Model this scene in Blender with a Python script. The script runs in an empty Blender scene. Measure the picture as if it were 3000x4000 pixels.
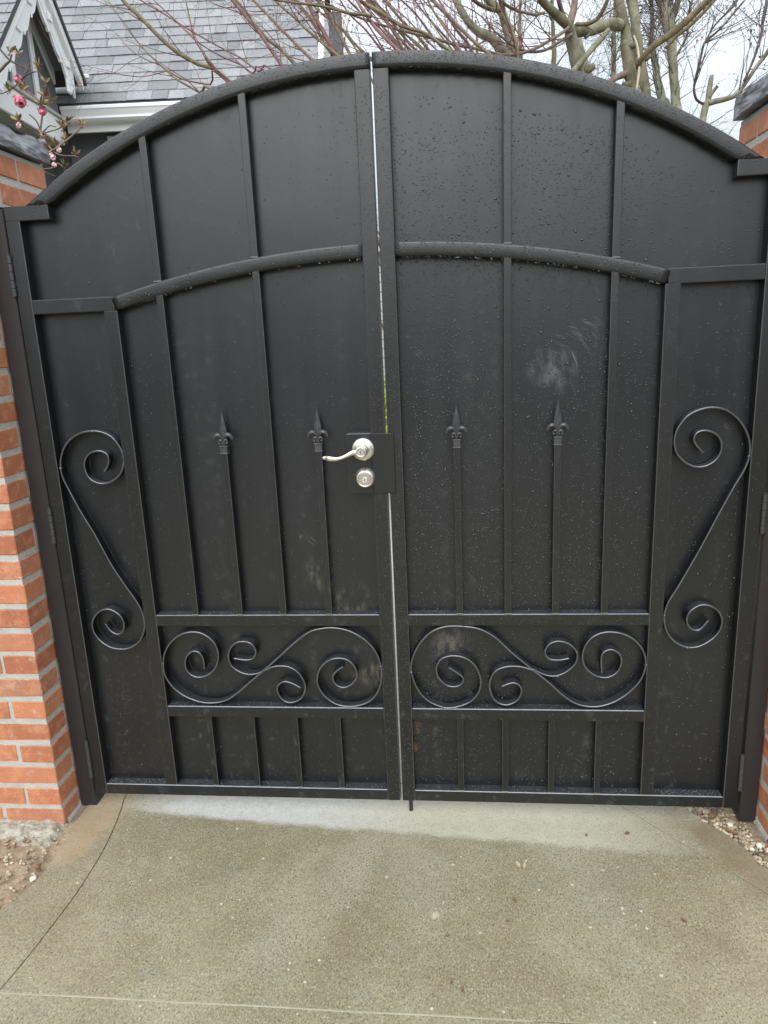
import bpy, bmesh, math, random
import numpy as np
from math import sin, cos, pi, radians, sqrt, hypot, atan2
from mathutils import Vector, Matrix, noise

S = bpy.context.scene
COL = S.collection
random.seed(11)
R_ = random.Random(7)

# ------------------------------------------------------------------ camera
cd = bpy.data.cameras.new('camera'); cam = bpy.data.objects.new('camera', cd); COL.objects.link(cam)
S.camera = cam
CAM = Vector((0.2032, -2.05, 1.4848))
yaw, pitch, roll = radians(-6.10589), radians(14.0819), radians(2.51887)
fw = Vector((sin(yaw)*cos(pitch), cos(yaw)*cos(pitch), -sin(pitch)))
rt = Vector((cos(yaw), -sin(yaw), 0)); dn = fw.cross(rt)
rt2 = cos(roll)*rt + sin(roll)*dn; dn2 = -sin(roll)*rt + cos(roll)*dn
m = Matrix((( rt2.x, -dn2.x, -fw.x, CAM.x), (rt2.y, -dn2.y, -fw.y, CAM.y), (rt2.z, -dn2.z, -fw.z, CAM.z), (0, 0, 0, 1)))
cam.matrix_world = m
cd.sensor_fit = 'VERTICAL'; cd.sensor_height = 24.0; cd.lens = 24.0*2839.5/4000.0
cd.clip_start = 0.05; cd.clip_end = 500

# ------------------------------------------------------------------ overcast daylight
w = bpy.data.worlds.new('World'); S.world = w; w.use_nodes = True
nt = w.node_tree; nt.nodes.clear()
def wn(t): return nt.nodes.new(t)
sky = wn('ShaderNodeTexSky'); sky.sky_type = 'NISHITA'; sky.sun_disc = False
sky.sun_elevation = radians(40); sky.sun_rotation = radians(184); sky.air_density = 1.5; sky.dust_density = 4.0
hs = wn('ShaderNodeHueSaturation'); hs.inputs['Saturation'].default_value = 0.35; hs.inputs['Value'].default_value = 1.0
tc = wn('ShaderNodeTexCoord'); sx = wn('ShaderNodeSeparateXYZ'); mr = wn('ShaderNodeMapRange')
cl = wn('ShaderNodeVectorMath'); cl.operation = 'SCALE'; cl.inputs[0].default_value = (13.6, 14.9, 16.2)
nz = wn('ShaderNodeTexNoise'); nz.inputs['Scale'].default_value = 2.2; nz.inputs['Detail'].default_value = 3
mm = wn('ShaderNodeMath'); mm.operation = 'MULTIPLY_ADD'; mm.inputs[1].default_value = 0.14; mm.inputs[2].default_value = -0.07
ad = wn('ShaderNodeMath'); ad.operation = 'ADD'
mx = wn('ShaderNodeMix'); mx.data_type = 'RGBA'; mx.inputs['Factor'].default_value = 0.88
bg = wn('ShaderNodeBackground'); bg.inputs['Strength'].default_value = 0.1
wo = wn('ShaderNodeOutputWorld')
L = nt.links.new
L(sky.outputs[0], hs.inputs['Color'])
L(tc.outputs['Generated'], sx.inputs[0]); L(sx.outputs['Z'], mr.inputs['Value'])
mr.inputs['From Min'].default_value = -0.02; mr.inputs['From Max'].default_value = 1.0
mr.inputs['To Min'].default_value = 0.20; mr.inputs['To Max'].default_value = 1.0
L(tc.outputs['Generated'], nz.inputs['Vector']); L(nz.outputs['Fac'], mm.inputs[0]); L(mm.outputs[0], ad.inputs[1]); L(mr.outputs[0], ad.inputs[0])
L(ad.outputs[0], cl.inputs['Scale'])
L(hs.outputs[0], mx.inputs['A']); L(cl.outputs[0], mx.inputs['B']); L(mx.outputs['Result'], bg.inputs['Color']); L(bg.outputs[0], wo.inputs['Surface'])
sl = bpy.data.lights.new('sun', 'SUN'); sl.energy = 1.5; sl.angle = radians(62); sl.color = (1.0, 0.985, 0.965)
so = bpy.data.objects.new('sun', sl); COL.objects.link(so)
so.rotation_euler = (radians(50), 0, radians(-4)); so.location = (0, -3, 8)
S.view_settings.view_transform = 'Standard'; S.view_settings.look = 'None'
S.view_settings.exposure = 0.80; S.view_settings.gamma = 1.0; S.view_settings.use_curve_mapping = False
S.cycles.max_bounces = 6; S.cycles.use_denoising = True

# ------------------------------------------------------------------ helpers
WL = {}
class MB:
    def __init__(s): s.v = []; s.f = []; s.mi = {}
    def add(s, vs, fs):
        o = len(s.v); s.v += [tuple(x) for x in vs]; s.f += [tuple(i+o for i in f) for f in fs]; return s
    def box(s, x0, x1, y0, y1, z0, z1, c=0.0, M=None, edge=False):
        if edge and c > 0:
            for i_ in range(6, 26): s.mi[len(s.f)+i_] = 1
        if c <= 0:
            vs = [(x, y, z) for x in (x0, x1) for y in (y0, y1) for z in (z0, z1)]
            fs = [(0,1,3,2), (4,6,7,5), (0,4,5,1), (2,3,7,6), (0,2,6,4), (1,5,7,3)]
        else:
            c = min(c, .45*(x1-x0), .45*(y1-y0), .45*(z1-z0)); vs = []; idx = {}
            X = (x0, x1); Y = (y0, y1); Z = (z0, z1)
            for i in (0, 1):
                for j in (0, 1):
                    for k in (0, 1):
                        sx_, sy_, sz_ = c*(1-2*i), c*(1-2*j), c*(1-2*k)
                        for a in range(3):
                            p = [X[i]+sx_, Y[j]+sy_, Z[k]+sz_]
                            p[a] = (X[i], Y[j], Z[k])[a]
                            idx[(i, j, k, a)] = len(vs); vs.append(tuple(p))
            fs = []
            for i in (0, 1):
                q = [(i,0,0,0), (i,1,0,0), (i,1,1,0), (i,0,1,0)]; fs.append([idx[t] for t in (q if i else q[::-1])])
                q = [(0,i,0,1), (1,i,0,1), (1,i,1,1), (0,i,1,1)]; fs.append([idx[t] for t in (q[::-1] if i else q)])
                q = [(0,0,i,2), (1,0,i,2), (1,1,i,2), (0,1,i,2)]; fs.append([idx[t] for t in (q if i else q[::-1])])
            for a, b in ((0, 1), (0, 2), (1, 2)):
                t_ = 3-a-b
                for s1 in (0, 1):
                    for s2 in (0, 1):
                        def k_(t, ax):
                            l = [0, 0, 0]; l[a] = s1; l[b] = s2; l[t_] = t; return idx[tuple(l)+(ax,)]
                        fs.append([k_(0, a), k_(1, a), k_(1, b), k_(0, b)])
            for i in (0, 1):
                for j in (0, 1):
                    for k in (0, 1): fs.append([idx[(i, j, k, 0)], idx[(i, j, k, 1)], idx[(i, j, k, 2)]])
        if M is not None: vs = [tuple(M @ Vector(p)) for p in vs]
        return s.add(vs, fs)
    def tube(s, pts, rad, n=8, cap=True, sx=1.0):
        P = [Vector(p) for p in pts]
        if len(P) < 2: return s
        if not hasattr(rad, '__len__'): rad = [rad]*len(P)
        t0 = (P[1]-P[0]).normalized(); up = Vector((0, 0, 1)) if abs(t0.z) < .9 else Vector((1, 0, 0))
        a = t0.cross(up).normalized(); vs = []
        for i, p in enumerate(P):
            t = (P[min(i+1, len(P)-1)]-P[max(i-1, 0)])
            if t.length < 1e-9: t = t0
            t = t.normalized(); a = (a-t*a.dot(t)); a = a.normalized() if a.length > 1e-6 else t.orthogonal().normalized(); b = t.cross(a)
            for k in range(n):
                q = 2*pi*k/n; vs.append(p+(a*cos(q)*sx+b*sin(q))*rad[i])
        fs = [(i*n+k, i*n+(k+1) % n, (i+1)*n+(k+1) % n, (i+1)*n+k) for i in range(len(P)-1) for k in range(n)]
        if cap: fs += [tuple(range(n))[::-1], tuple((len(P)-1)*n+k for k in range(n))]
        return s.add(vs, fs)
    def sweep(s, rings, closed=False, cap=True):
        n = len(rings[0]); vs = [p for r in rings for p in r]; N = len(rings)
        fs = [(i*n+k, i*n+(k+1) % n, ((i+1) % N)*n+(k+1) % n, ((i+1) % N)*n+k) for i in range(N if closed else N-1) for k in range(n)]
        if cap and not closed: fs += [tuple(range(n))[::-1], tuple((N-1)*n+k for k in range(n))]
        return s.add(vs, fs)
    def lathe(s, prof, c, ax='y', n=28):
        """prof: (radius, distance along the axis)."""
        rings = []
        for r, d in prof:
            ring = []
            for k in range(n):
                q = 2*pi*k/n; u, v = r*cos(q), r*sin(q)
                ring.append((c[0]+u, c[1]+d, c[2]+v) if ax == 'y' else (c[0]+u, c[1]+v, c[2]+d))
            rings.append(ring)
        return s.sweep(rings)
    def prism(s, poly, y0, y1):
        """polygon in x,z extruded along y."""
        n = len(poly); vs = [(x, y0, z) for x, z in poly]+[(x, y1, z) for x, z in poly]
        fs = [tuple(range(n)), tuple(range(n, 2*n))[::-1]]+[(i, i+n, (i+1) % n+n, (i+1) % n) for i in range(n)]
        return s.add(vs, fs)
    def slab(s, poly, z0, z1):
        n = len(poly); vs = [(x, y, z1) for x, y in poly]+[(x, y, z0) for x, y in poly]
        fs = [tuple(range(n)), tuple(range(n, 2*n))[::-1]]+[(i, i+n, (i+1) % n+n, (i+1) % n) for i in range(n)]
        return s.add(vs, fs)

def tagit(o, label=None, cat=None, group=None, kind=None):
    if label: o['label'] = label
    if cat: o['category'] = cat
    if group: o['group'] = group
    if kind: o['kind'] = kind
    return o
def thing(name, loc, label, cat, group=None, kind=None):
    o = bpy.data.objects.new(name, None); o.location = loc; o.empty_display_size = .1; COL.objects.link(o); WL[o.name] = Vector(loc)
    return tagit(o, label, cat, group, kind)
def mesh(name, mb, mats, smooth=False, off=(0, 0, 0), fix=True):
    me = bpy.data.meshes.new(name)
    ox, oy, oz = off
    me.from_pydata([(x-ox, y-oy, z-oz) for x, y, z in mb.v], [], mb.f)
    if fix:
        b = bmesh.new(); b.from_mesh(me); bmesh.ops.recalc_face_normals(b, faces=b.faces); b.to_mesh(me); b.free()
    for m_ in (mats if isinstance(mats, (list, tuple)) else [mats]): me.materials.append(m_)
    for k_, v_ in mb.mi.items(): me.polygons[k_].material_index = v_
    if smooth: me.polygons.foreach_set('use_smooth', [True]*len(me.polygons))
    me.update(); return me
def obj(name, mb, mat, parent=None, smooth=False, label=None, kind=None, fix=True):
    off = WL[parent.name] if parent is not None else (0, 0, 0)
    o = bpy.data.objects.new(name, mesh(name, mb, mat, smooth, off, fix)); COL.objects.link(o)
    if parent is not None: o.parent = parent; WL[o.name] = WL[parent.name]
    else: WL[o.name] = Vector((0, 0, 0))
    if label: o['label'] = label
    if kind: o['kind'] = kind
    return o
def inst(name, me, parent, pos, rot=None, scale=None):
    o = bpy.data.objects.new(name, me); COL.objects.link(o); o.parent = parent
    o.location = Vector(pos)-WL[parent.name]; WL[o.name] = Vector(pos)
    if rot is not None: o.rotation_euler = rot
    if scale is not None: o.scale = scale
    return o
def cat_rom(P, k=4):
    P = [np.array(p, float) for p in P]; out = []
    for i in range(len(P)-1):
        p0, p1, p2, p3 = P[max(i-1, 0)], P[i], P[i+1], P[min(i+2, len(P)-1)]
        for j in range(k):
            t = j/k
            out.append(.5*((2*p1)+(-p0+p2)*t+(2*p0-5*p1+4*p2-p3)*t*t+(-p0+3*p1-3*p2+p3)*t**3))
    out.append(P[-1]); return out

# ------------------------------------------------------------------ materials
class Mat:
    def __init__(s, name):
        s.m = bpy.data.materials.new(name); s.m.use_nodes = True; s.t = s.m.node_tree; s.t.nodes.clear()
        s.out = s.t.nodes.new('ShaderNodeOutputMaterial'); s.b = s.t.nodes.new('ShaderNodeBsdfPrincipled')
        s.t.links.new(s.b.outputs[0], s.out.inputs[0]); s._pos = None
    def n(s, typ, ins=None, **kw):
        x = s.t.nodes.new('ShaderNode'+typ)
        for k, v in kw.items(): setattr(x, k, v)
        for k, v in (ins or {}).items(): s.put(x.inputs[k], v)
        return x
    def put(s, sock, v):
        if isinstance(v, bpy.types.NodeSocket): s.t.links.new(v, sock)
        elif isinstance(v, bpy.types.Node): s.t.links.new(v.outputs[0], sock)
        else:
            if hasattr(sock.default_value, '__len__') and not isinstance(v, str) and hasattr(v, '__len__') and len(v) == 3 and len(sock.default_value) == 4: v = (*v, 1)
            sock.default_value = v
    def set(s, **k):
        for a, v in k.items(): s.put(s.b.inputs[a.replace('_', ' ')], v)
        return s
    @property
    def pos(s):
        if s._pos is None: s._pos = s.n('NewGeometry').outputs['Position']
        return s._pos
    @property
    def objc(s): return s.n('TexCoord').outputs['Object']
    def math(s, op, a, b=0.0, c=None, clamp=False):
        x = s.n('Math', operation=op, use_clamp=clamp); s.put(x.inputs[0], a); s.put(x.inputs[1], b)
        if c is not None: s.put(x.inputs[2], c)
        return x.outputs[0]
    def noise(s, scale, vec=None, detail=3, rough=.55, dist=0):
        return s.n('TexNoise', {'Vector': vec if vec is not None else s.pos, 'Scale': scale, 'Detail': detail, 'Roughness': rough, 'Distortion': dist}).outputs['Fac']
    def vor(s, scale, vec=None, feature='F1', rnd=1.0):
        return s.n('TexVoronoi', {'Vector': vec if vec is not None else s.pos, 'Scale': scale, 'Randomness': rnd}, feature=feature)
    def step(s, v, a, b, o0=0.0, o1=1.0):
        return s.n('MapRange', {'Value': v, 'From Min': a, 'From Max': b, 'To Min': o0, 'To Max': o1}, interpolation_type='SMOOTHSTEP').outputs[0]
    def mix(s, f, a, b, blend='MIX'):
        x = s.n('Mix', data_type='RGBA', blend_type=blend); s.put(x.inputs[0], f); s.put(x.inputs[6], a); s.put(x.inputs[7], b); return x.outputs[2]
    def ramp(s, v, stops):
        x = s.n('ValToRGB', {0: v}); e = x.color_ramp.elements
        while len(e) < len(stops): e.new(.5)
        for q, (p_, c_) in zip(e, stops): q.position = p_; q.color = (*c_, 1)
        return x.outputs[0]
    def scalev(s, vec, k): return s.n('Mapping', {'Vector': vec, 'Scale': k}).outputs[0]
    def bump(s, h, strength=.3, dist=.002):
        s.put(s.b.inputs['Normal'], s.n('Bump', {'Height': h, 'Strength': strength, 'Distance': dist}).outputs[0]); return s
    def spot(s, c, r, jit=0.0, jscale=20):
        """1 at the centre of a stain, 0 beyond r; edge broken by noise."""
        d = s.n('VectorMath', operation='DISTANCE'); s.put(d.inputs[0], s.pos); d.inputs[1].default_value = c
        v = d.outputs['Value']
        if jit: v = s.math('ADD', v, s.math('MULTIPLY', s.math('SUBTRACT', s.noise(jscale), .5), jit))
        return s.step(v, r, r*.35)
    def rand(s): return s.n('ObjectInfo').outputs['Random']

def gate_paint(name, panel, gloss=.35, c0=(.0030, .0032, .0037), c1=(.0060, .0064, .0074)):
    M = Mat(name)
    n1 = M.noise(3.5, detail=5); streak = M.noise(9, M.scalev(M.pos, (1.6, 1, .12)), 4)
    fine = M.noise(260, detail=2)
    base = M.mix(M.math('MULTIPLY', n1, .8), c0, c1)
    dust = M.step(M.math('ADD', M.noise(28, detail=6, rough=.7), M.math('MULTIPLY', streak, .35)), .72, .95)
    z = M.n('SeparateXYZ', {0: M.pos}).outputs['Z']
    low = M.step(z, 1.1, .1, .06, .30)
    base = M.mix(M.math('MULTIPLY', dust, low), base, (.14, .14, .135))
    rough = M.math('ADD', gloss, M.math('MULTIPLY', M.math('SUBTRACT', streak, .5), .20))
    rough = M.math('ADD', rough, M.math('MULTIPLY', dust, .15))
    if panel:
        # rubbed chalk arcs on one panel, splashes of dried mud low on the leaves
        dv = M.n('VectorMath', operation='DISTANCE'); M.put(dv.inputs[0], M.pos); dv.inputs[1].default_value = (.455, .036, 1.345)
        ring = M.math('ADD', dv.outputs['Value'], M.math('MULTIPLY', M.noise(8, detail=3), .035))
        arcs = M.noise(1.0, M.n('CombineXYZ', {0: M.math('MULTIPLY', ring, 95.0), 1: M.math('MULTIPLY', M.n('SeparateXYZ', {0: M.pos}).outputs['X'], 14.0)}).outputs[0], 5, .7)
        a1 = M.math('MULTIPLY', M.spot((.545, .036, 1.425), .10, .05, 14), M.step(arcs, .52, .74))
        cloud = M.noise(1.0, M.scalev(M.pos, (42, 1, 16)), 6, .7)
        a2 = M.math('MULTIPLY', M.spot((.470, .036, 1.360), .085, .06, 18), M.step(cloud, .40, .72))
        sm = M.math('MAXIMUM', a1, M.math('MULTIPLY', a2, .6))
        base = M.mix(M.math('MULTIPLY', sm, .40), base, (.26, .265, .28))
        mud = M.math('MAXIMUM', M.spot((-.07, .03, .45), .11, .09, 30), M.math('MAXIMUM', M.spot((-.13, .03, .665), .09, .08, 40), M.math('MAXIMUM', M.spot((.15, .03, .56), .10, .1, 25), M.spot((-.22, .03, .76), .07, .06, 50))))
        mudn = M.math('MULTIPLY', mud, M.step(M.math('ADD', M.math('MULTIPLY', M.noise(60, M.scalev(M.pos, (1, 1, .35)), 6, .75), .6), M.math('MULTIPLY', M.noise(16, detail=4), .4)), .46, .66))
        base = M.mix(M.math('MULTIPLY', mudn, .30), base, (.26, .235, .17))
        rust = M.math('MULTIPLY', M.math('MAXIMUM', M.spot((.052, .036, .245), .028, .03, 60), M.spot((.050, .036, .17), .022, .03, 60)), M.step(M.noise(55, detail=5), .42, .6))
        base = M.mix(M.math('MULTIPLY', rust, .28), base, (.42, .22, .07))
        smudge = M.math('MULTIPLY', M.step(M.noise(11, detail=6, rough=.75, dist=1.5), .60, .74), M.step(M.noise(2.3), .48, .62))
        base = M.mix(M.math('MULTIPLY', smudge, .35), base, (.15, .145, .13))
        rough = M.math('ADD', rough, M.math('MULTIPLY', smudge, .2))
        rough = M.math('ADD', rough, M.math('MULTIPLY', M.math('ADD', mudn, sm), .25))
    up = M.step(M.n('SeparateXYZ', {0: M.n('NewGeometry').outputs['True Normal']}).outputs['Z'], .35, .8)
    wet = M.math('MULTIPLY', up, M.step(M.noise(60, detail=3), .30, .55, .55, 1.0))
    rough = M.math('ADD', rough, M.math('MULTIPLY', wet, .24))
    base = M.mix(M.math('MULTIPLY', wet, .8), base, (.030, .032, .037))   # upward faces painted paler for the sky sheen of wet ledges
    M.set(Base_Color=base, Roughness=rough)
    M.b.inputs['Specular IOR Level'].default_value = .5; M.b.inputs['IOR'].default_value = 1.60
    M.bump(M.math('ADD', M.math('ADD', M.math('MULTIPLY', fine, .4), M.math('MULTIPLY', M.noise(14, detail=2), 1.0)), M.math('MULTIPLY', M.noise(2.6, detail=1), 9.0 if panel else 1.5)), .25, .0012)
    return M.m
PAINT = gate_paint('black_paint', False)
SHEET = gate_paint('black_sheet', True, .34, (.0042, .0048, .0062), (.0080, .0090, .0114))
SCROLLP = gate_paint('scroll_paint', False, .30, (.0020, .0022, .0026), (.0040, .0043, .0050)); SCROLLP.node_tree.nodes['Principled BSDF'].inputs['IOR'].default_value = 1.42
M = Mat('cast_iron'); M.set(Base_Color=M.mix(M.noise(50, detail=4), (.05, .05, .054), (.13, .13, .137)), Metallic=.55, Roughness=M.math('ADD', .14, M.math('MULTIPLY', M.noise(80), .2))); CAST = M.m
M = Mat('post_paint')
M.set(Base_Color=M.mix(M.noise(30, M.scalev(M.pos, (1, 1, .1)), 5), (.014, .013, .014), (.030, .026, .026)), Roughness=M.math('ADD', .34, M.math('MULTIPLY', M.noise(40, detail=4), .22)))
M.bump(M.noise(120, detail=3), .2, .001); POSTP = M.m
M = Mat('edge_highlight'); M.set(Base_Color=M.mix(M.noise(40, detail=3), (.07, .071, .075), (.17, .173, .18)), Metallic=.6, Roughness=.24); EDGE = M.m  # paler metallic colour on chamfers and scroll fronts, painting in bright wet-edge highlights
M = Mat('rain_drop'); M.set(Base_Color=(.02, .021, .023), Roughness=.05); M.b.inputs['Specular IOR Level'].default_value = .8
DROP = M.m
M = Mat('hanging_water'); M.set(Base_Color=(.95, .97, 1), Roughness=.02, Transmission_Weight=1.0, IOR=1.33); WATER = M.m
M = Mat('weld'); M.set(Base_Color=(.14, .14, .145), Metallic=.5, Roughness=.3); M.bump(M.noise(300), .6, .002); WELD = M.m
M = Mat('satin_nickel')
M.set(Base_Color=M.mix(M.noise(60, detail=3), (.80, .77, .68), (.66, .63, .54)), Metallic=1.0, Roughness=M.math('ADD', .22, M.math('MULTIPLY', M.noise(90, detail=4), .18))); NICKEL = M.m
M = Mat('bright_nickel'); M.set(Base_Color=(.85, .86, .86), Metallic=1.0, Roughness=.16); CHROME = M.m
M = Mat('dark_slot'); M.set(Base_Color=(.01, .01, .01), Roughness=.6); SLOT = M.m
M = Mat('zinc_pin'); M.set(Base_Color=(.06, .06, .062), Roughness=.28, Metallic=.3); HINGE = M.m

M = Mat('red_brick'); r = M.rand()
c = M.ramp(r, [(0, (.34, .115, .056)), (.35, (.42, .148, .070)), (.7, (.49, .185, .088)), (1, (.37, .155, .092))])
c = M.mix(M.step(M.noise(26, detail=5), .42, .75), c, M.mix(.6, c, (.60, .27, .14)))
c = M.mix(M.math('MULTIPLY', M.step(M.noise(230, detail=2), .62, .70), .75), c, (.12, .05, .035))
eff = M.math('MULTIPLY', M.step(M.noise(15, detail=6, rough=.7), .58, .78), .42)
c = M.mix(eff, c, (.62, .52, .44))
lime = M.step(M.math('ADD', M.vor(46).outputs['Distance'], M.math('MULTIPLY', M.noise(9), .25)), .20, .14)
c = M.mix(M.math('MULTIPLY', lime, .6), c, (.66, .58, .50))
gx = M.n('SeparateXYZ', {0: M.n('TexCoord').outputs['Generated']})
ed = M.math('MAXIMUM', M.math('ABSOLUTE', M.math('SUBTRACT', gx.outputs['Z'], .5)), M.math('MULTIPLY', M.math('MAXIMUM', M.math('ABSOLUTE', M.math('SUBTRACT', gx.outputs['X'], .5)), M.math('ABSOLUTE', M.math('SUBTRACT', gx.outputs['Y'], .5))), .94))
smear = M.step(M.math('ADD', ed, M.math('MULTIPLY', M.math('SUBTRACT', M.noise(34, detail=6, rough=.75), .5), .55)), .49, .60)
c = M.mix(M.math('MULTIPLY', smear, .62), c, (.46, .41, .36))
chip = M.step(M.noise(75, detail=3), .70, .76)
c = M.mix(M.math('MULTIPLY', chip, .6), c, (.20, .07, .04))
M.set(Base_Color=c, Roughness=.72); M.bump(M.math('ADD', M.noise(150, detail=4), M.math('MULTIPLY', M.noise(28, detail=3), 1.5)), .45, .003); BRICK = M.m
M = Mat('mortar'); c = M.mix(M.noise(22, detail=6, rough=.7), (.30, .29, .26), (.58, .565, .515))
M.set(Base_Color=c, Roughness=.9); M.bump(M.noise(110, detail=5, rough=.7), .7, .006); MORTAR = M.m
M = Mat('rock_cap'); n_ = M.noise(11, detail=6, rough=.65)
c = M.ramp(n_, [(.25, (.055, .055, .06)), (.5, (.14, .14, .15)), (.62, (.22, .22, .235)), (.75, (.36, .36, .38))])
M.set(Base_Color=c, Roughness=M.step(n_, .3, .7, .3, .6)); M.bump(M.noise(38, detail=6), .5, .008); ROCK = M.m

# wet broom-finished concrete; the strip sheltered by the gate has stayed dry
def concrete(name, dryness):
    M = Mat(name); P = M.pos; xyz = M.n('SeparateXYZ', {0: P})
    X, Y = xyz.outputs['X'], xyz.outputs['Y']
    big = M.noise(2.6, detail=7, rough=.62); mid = M.noise(9, detail=6, rough=.68)
    c = M.mix(M.step(M.math('ADD', M.math('MULTIPLY', big, .7), M.math('MULTIPLY', mid, .3)), .36, .64), (.205, .175, .105), (.290, .255, .170))
    blot = M.step(M.noise(5.5, M.scalev(P, (1, 1.6, 1)), 7, .66), .58, .68)
    c = M.mix(M.math('MULTIPLY', blot, .28), c, (.155, .145, .11))
    gry = M.step(M.noise(1.7, M.scalev(P, (1.3, 1, 1)), 2), .5, .66)
    c = M.mix(M.math('MULTIPLY', gry, .18), c, (.29, .275, .225))
    grain = M.noise(230, M.scalev(P, (1, .62, 1)), 4, .8); grain2 = M.noise(75, detail=4, rough=.75)
    c = M.mix(M.math('MULTIPLY', M.math('MULTIPLY', M.step(grain, .47, .365), M.step(mid, .25, .6, .45, 1.0)), .9), c, (.065, .058, .038))
    c = M.mix(M.math('MULTIPLY', M.step(grain, .54, .66), .65), c, (.48, .445, .335))
    c = M.mix(M.math('MULTIPLY', M.step(grain2, .42, .30), .6), c, (.10, .09, .06))
    v = M.vor(42); sz = M.math('MULTIPLY', M.math('SUBTRACT', M.n('SeparateXYZ', {0: v.outputs['Color']}).outputs[0], .80), .8)
    agg = M.step(M.math('SUBTRACT', v.outputs['Distance'], sz), .03, .0)
    c = M.mix(M.math('MULTIPLY', agg, .75), c, (.60, .56, .44))
    v2 = M.vor(8.5); sz2 = M.math('MULTIPLY', M.math('SUBTRACT', M.n('SeparateXYZ', {0: v2.outputs['Color']}).outputs[0], .80), .75)
    chipm = M.step(M.math('SUBTRACT', M.math('ADD', v2.outputs['Distance'], M.math('MULTIPLY', M.math('SUBTRACT', M.noise(60, detail=4), .5), .14)), sz2), .03, -.03)
    c = M.mix(M.math('MULTIPLY', chipm, .55), c, (.52, .485, .35))
    pit = M.vor(30, M.scalev(P, (1.3, 1, 1))); psz = M.math('MULTIPLY', M.math('SUBTRACT', M.n('SeparateXYZ', {0: pit.outputs['Color']}).outputs[1], .90), .8)
    pm = M.step(M.math('SUBTRACT', pit.outputs['Distance'], psz), .02, .0)
    c = M.mix(M.math('MULTIPLY', pm, .8), c, (.07, .06, .045))
    wob = M.math('MULTIPLY', M.math('SUBTRACT', M.noise(16, detail=5), .5), .045)
    line = M.math('ADD', M.math('ADD', Y, .100), M.math('ADD', M.math('MULTIPLY', X, .075), wob))
    dry = M.step(line, -.010, .022)
    dry = M.math('MULTIPLY', dry, M.math('MULTIPLY', M.step(X, -1.0, -.72), M.step(X, .93, .45, .15, 1.0)))
    blue = M.step(X, .15, -.35)
    dc = M.mix(blue, (.43, .41, .31), (.48, .475, .44))
    dc = M.mix(M.step(M.noise(34, detail=6, rough=.7), .40, .68, .0, .55), dc, M.mix(.5, dc, (.25, .24, .2)))
    dc = M.mix(M.math('MULTIPLY', M.step(grain, .46, .36), .6), dc, (.16, .15, .13))
    c = M.mix(M.math('MULTIPLY', dry, .88*dryness), c, dc)
    rusty = M.math('MAXIMUM', M.spot((-1.03, -.02, -.047), .13, .12, 12), M.math('MAXIMUM', M.spot((-1.04, -.19, -.047), .13, .12, 12), M.spot((-1.02, -.08, -.047), .12, .1, 14)))
    c = M.mix(M.math('MULTIPLY', rusty, .42), c, (.44, .30, .19))
    br = M.math('MAXIMUM', M.spot((.96, -.06, -.047), .10, .07, 14), M.math('MAXIMUM', M.spot((1.0, -.16, -.047), .10, .07, 14), M.spot((1.04, -.26, -.047), .09, .07, 14)))
    c = M.mix(M.math('MULTIPLY', br, .55), c, (.155, .11, .062))
    M.set(Base_Color=c, Roughness=M.math('ADD', M.step(mid, .3, .7, .38, .62), M.math('MULTIPLY', dry, .25)))
    M.b.inputs['Specular IOR Level'].default_value = .4
    M.bump(M.math('ADD', M.math('MULTIPLY', grain, 1.0), M.math('MULTIPLY', grain2, .9)), .55, .0022); return M.m
CONC = concrete('wet_concrete', 1.0)
M = Mat('joint_dark'); M.set(Base_Color=(.10, .085, .06), Roughness=.9); JOINT = M.m
M = Mat('soil'); c = M.ramp(M.noise(24, detail=7, rough=.7), [(.25, (.14, .095, .055)), (.5, (.34, .25, .16)), (.72, (.50, .42, .30))])
M.set(Base_Color=c, Roughness=.92); M.bump(M.noise(70, detail=6, rough=.7), .9, .012); SOIL = M.m
M = Mat('rough_footing'); c = M.ramp(M.noise(38, detail=7, rough=.72), [(.3, (.17, .15, .105)), (.47, (.40, .37, .29)), (.66, (.64, .61, .52))])
M.set(Base_Color=c, Roughness=.95); M.bump(M.noise(60, detail=7, rough=.75), 1.0, .015); FOOT = M.m
M = Mat('gravel'); r = M.rand(); c = M.ramp(M.n('SeparateXYZ', {0: M.vor(45).outputs['Color']}).outputs[0], [(0, (.13, .095, .06)), (.4, (.30, .23, .15)), (.75, (.38, .31, .21)), (1, (.50, .44, .33))])
M.set(Base_Color=c, Roughness=.75); GRAVEL = M.m
M = Mat('pale_stone'); M.set(Base_Color=M.mix(M.noise(90), (.50, .46, .34), (.78, .74, .62)), Roughness=.7); STONE = M.m
M = Mat('dead_leaf'); M.set(Base_Color=M.mix(M.noise(90), (.10, .05, .025), (.22, .13, .06)), Roughness=.6); LEAFB = M.m
M = Mat('wood_chip'); M.set(Base_Color=M.mix(M.noise(120), (.30, .26, .13), (.48, .42, .24)), Roughness=.7); CHIP = M.m

DAMP = (-2.75, 4.15, 3.44)
M = Mat('roof_shingle'); r = M.rand()
c = M.ramp(r, [(0, (.16, .163, .166)), (.3, (.205, .209, .213)), (.6, (.245, .249, .254)), (1, (.30, .304, .31))])
c = M.mix(M.step(M.noise(60, detail=4), .35, .7), M.mix(.4, c, (.09, .09, .1)), c)
strk = M.step(M.noise(7, M.scalev(M.pos, (1.6, .5, .5)), 5, .65), .48, .70)
c = M.mix(M.math('MULTIPLY', strk, .30), c, (.12, .125, .115))
damp = M.spot(DAMP, .34, .16, 9)
c = M.mix(M.math('MULTIPLY', damp, .62), c, (.085, .08, .07))
M.set(Base_Color=c, Roughness=.55); M.bump(M.noise(220, detail=3), .5, .003); SHIN = M.m
M = Mat('grey_siding'); c = M.mix(M.noise(18, M.scalev(M.pos, (8, 8, .6)), 4), (.145, .150, .165), (.175, .182, .198))
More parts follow.
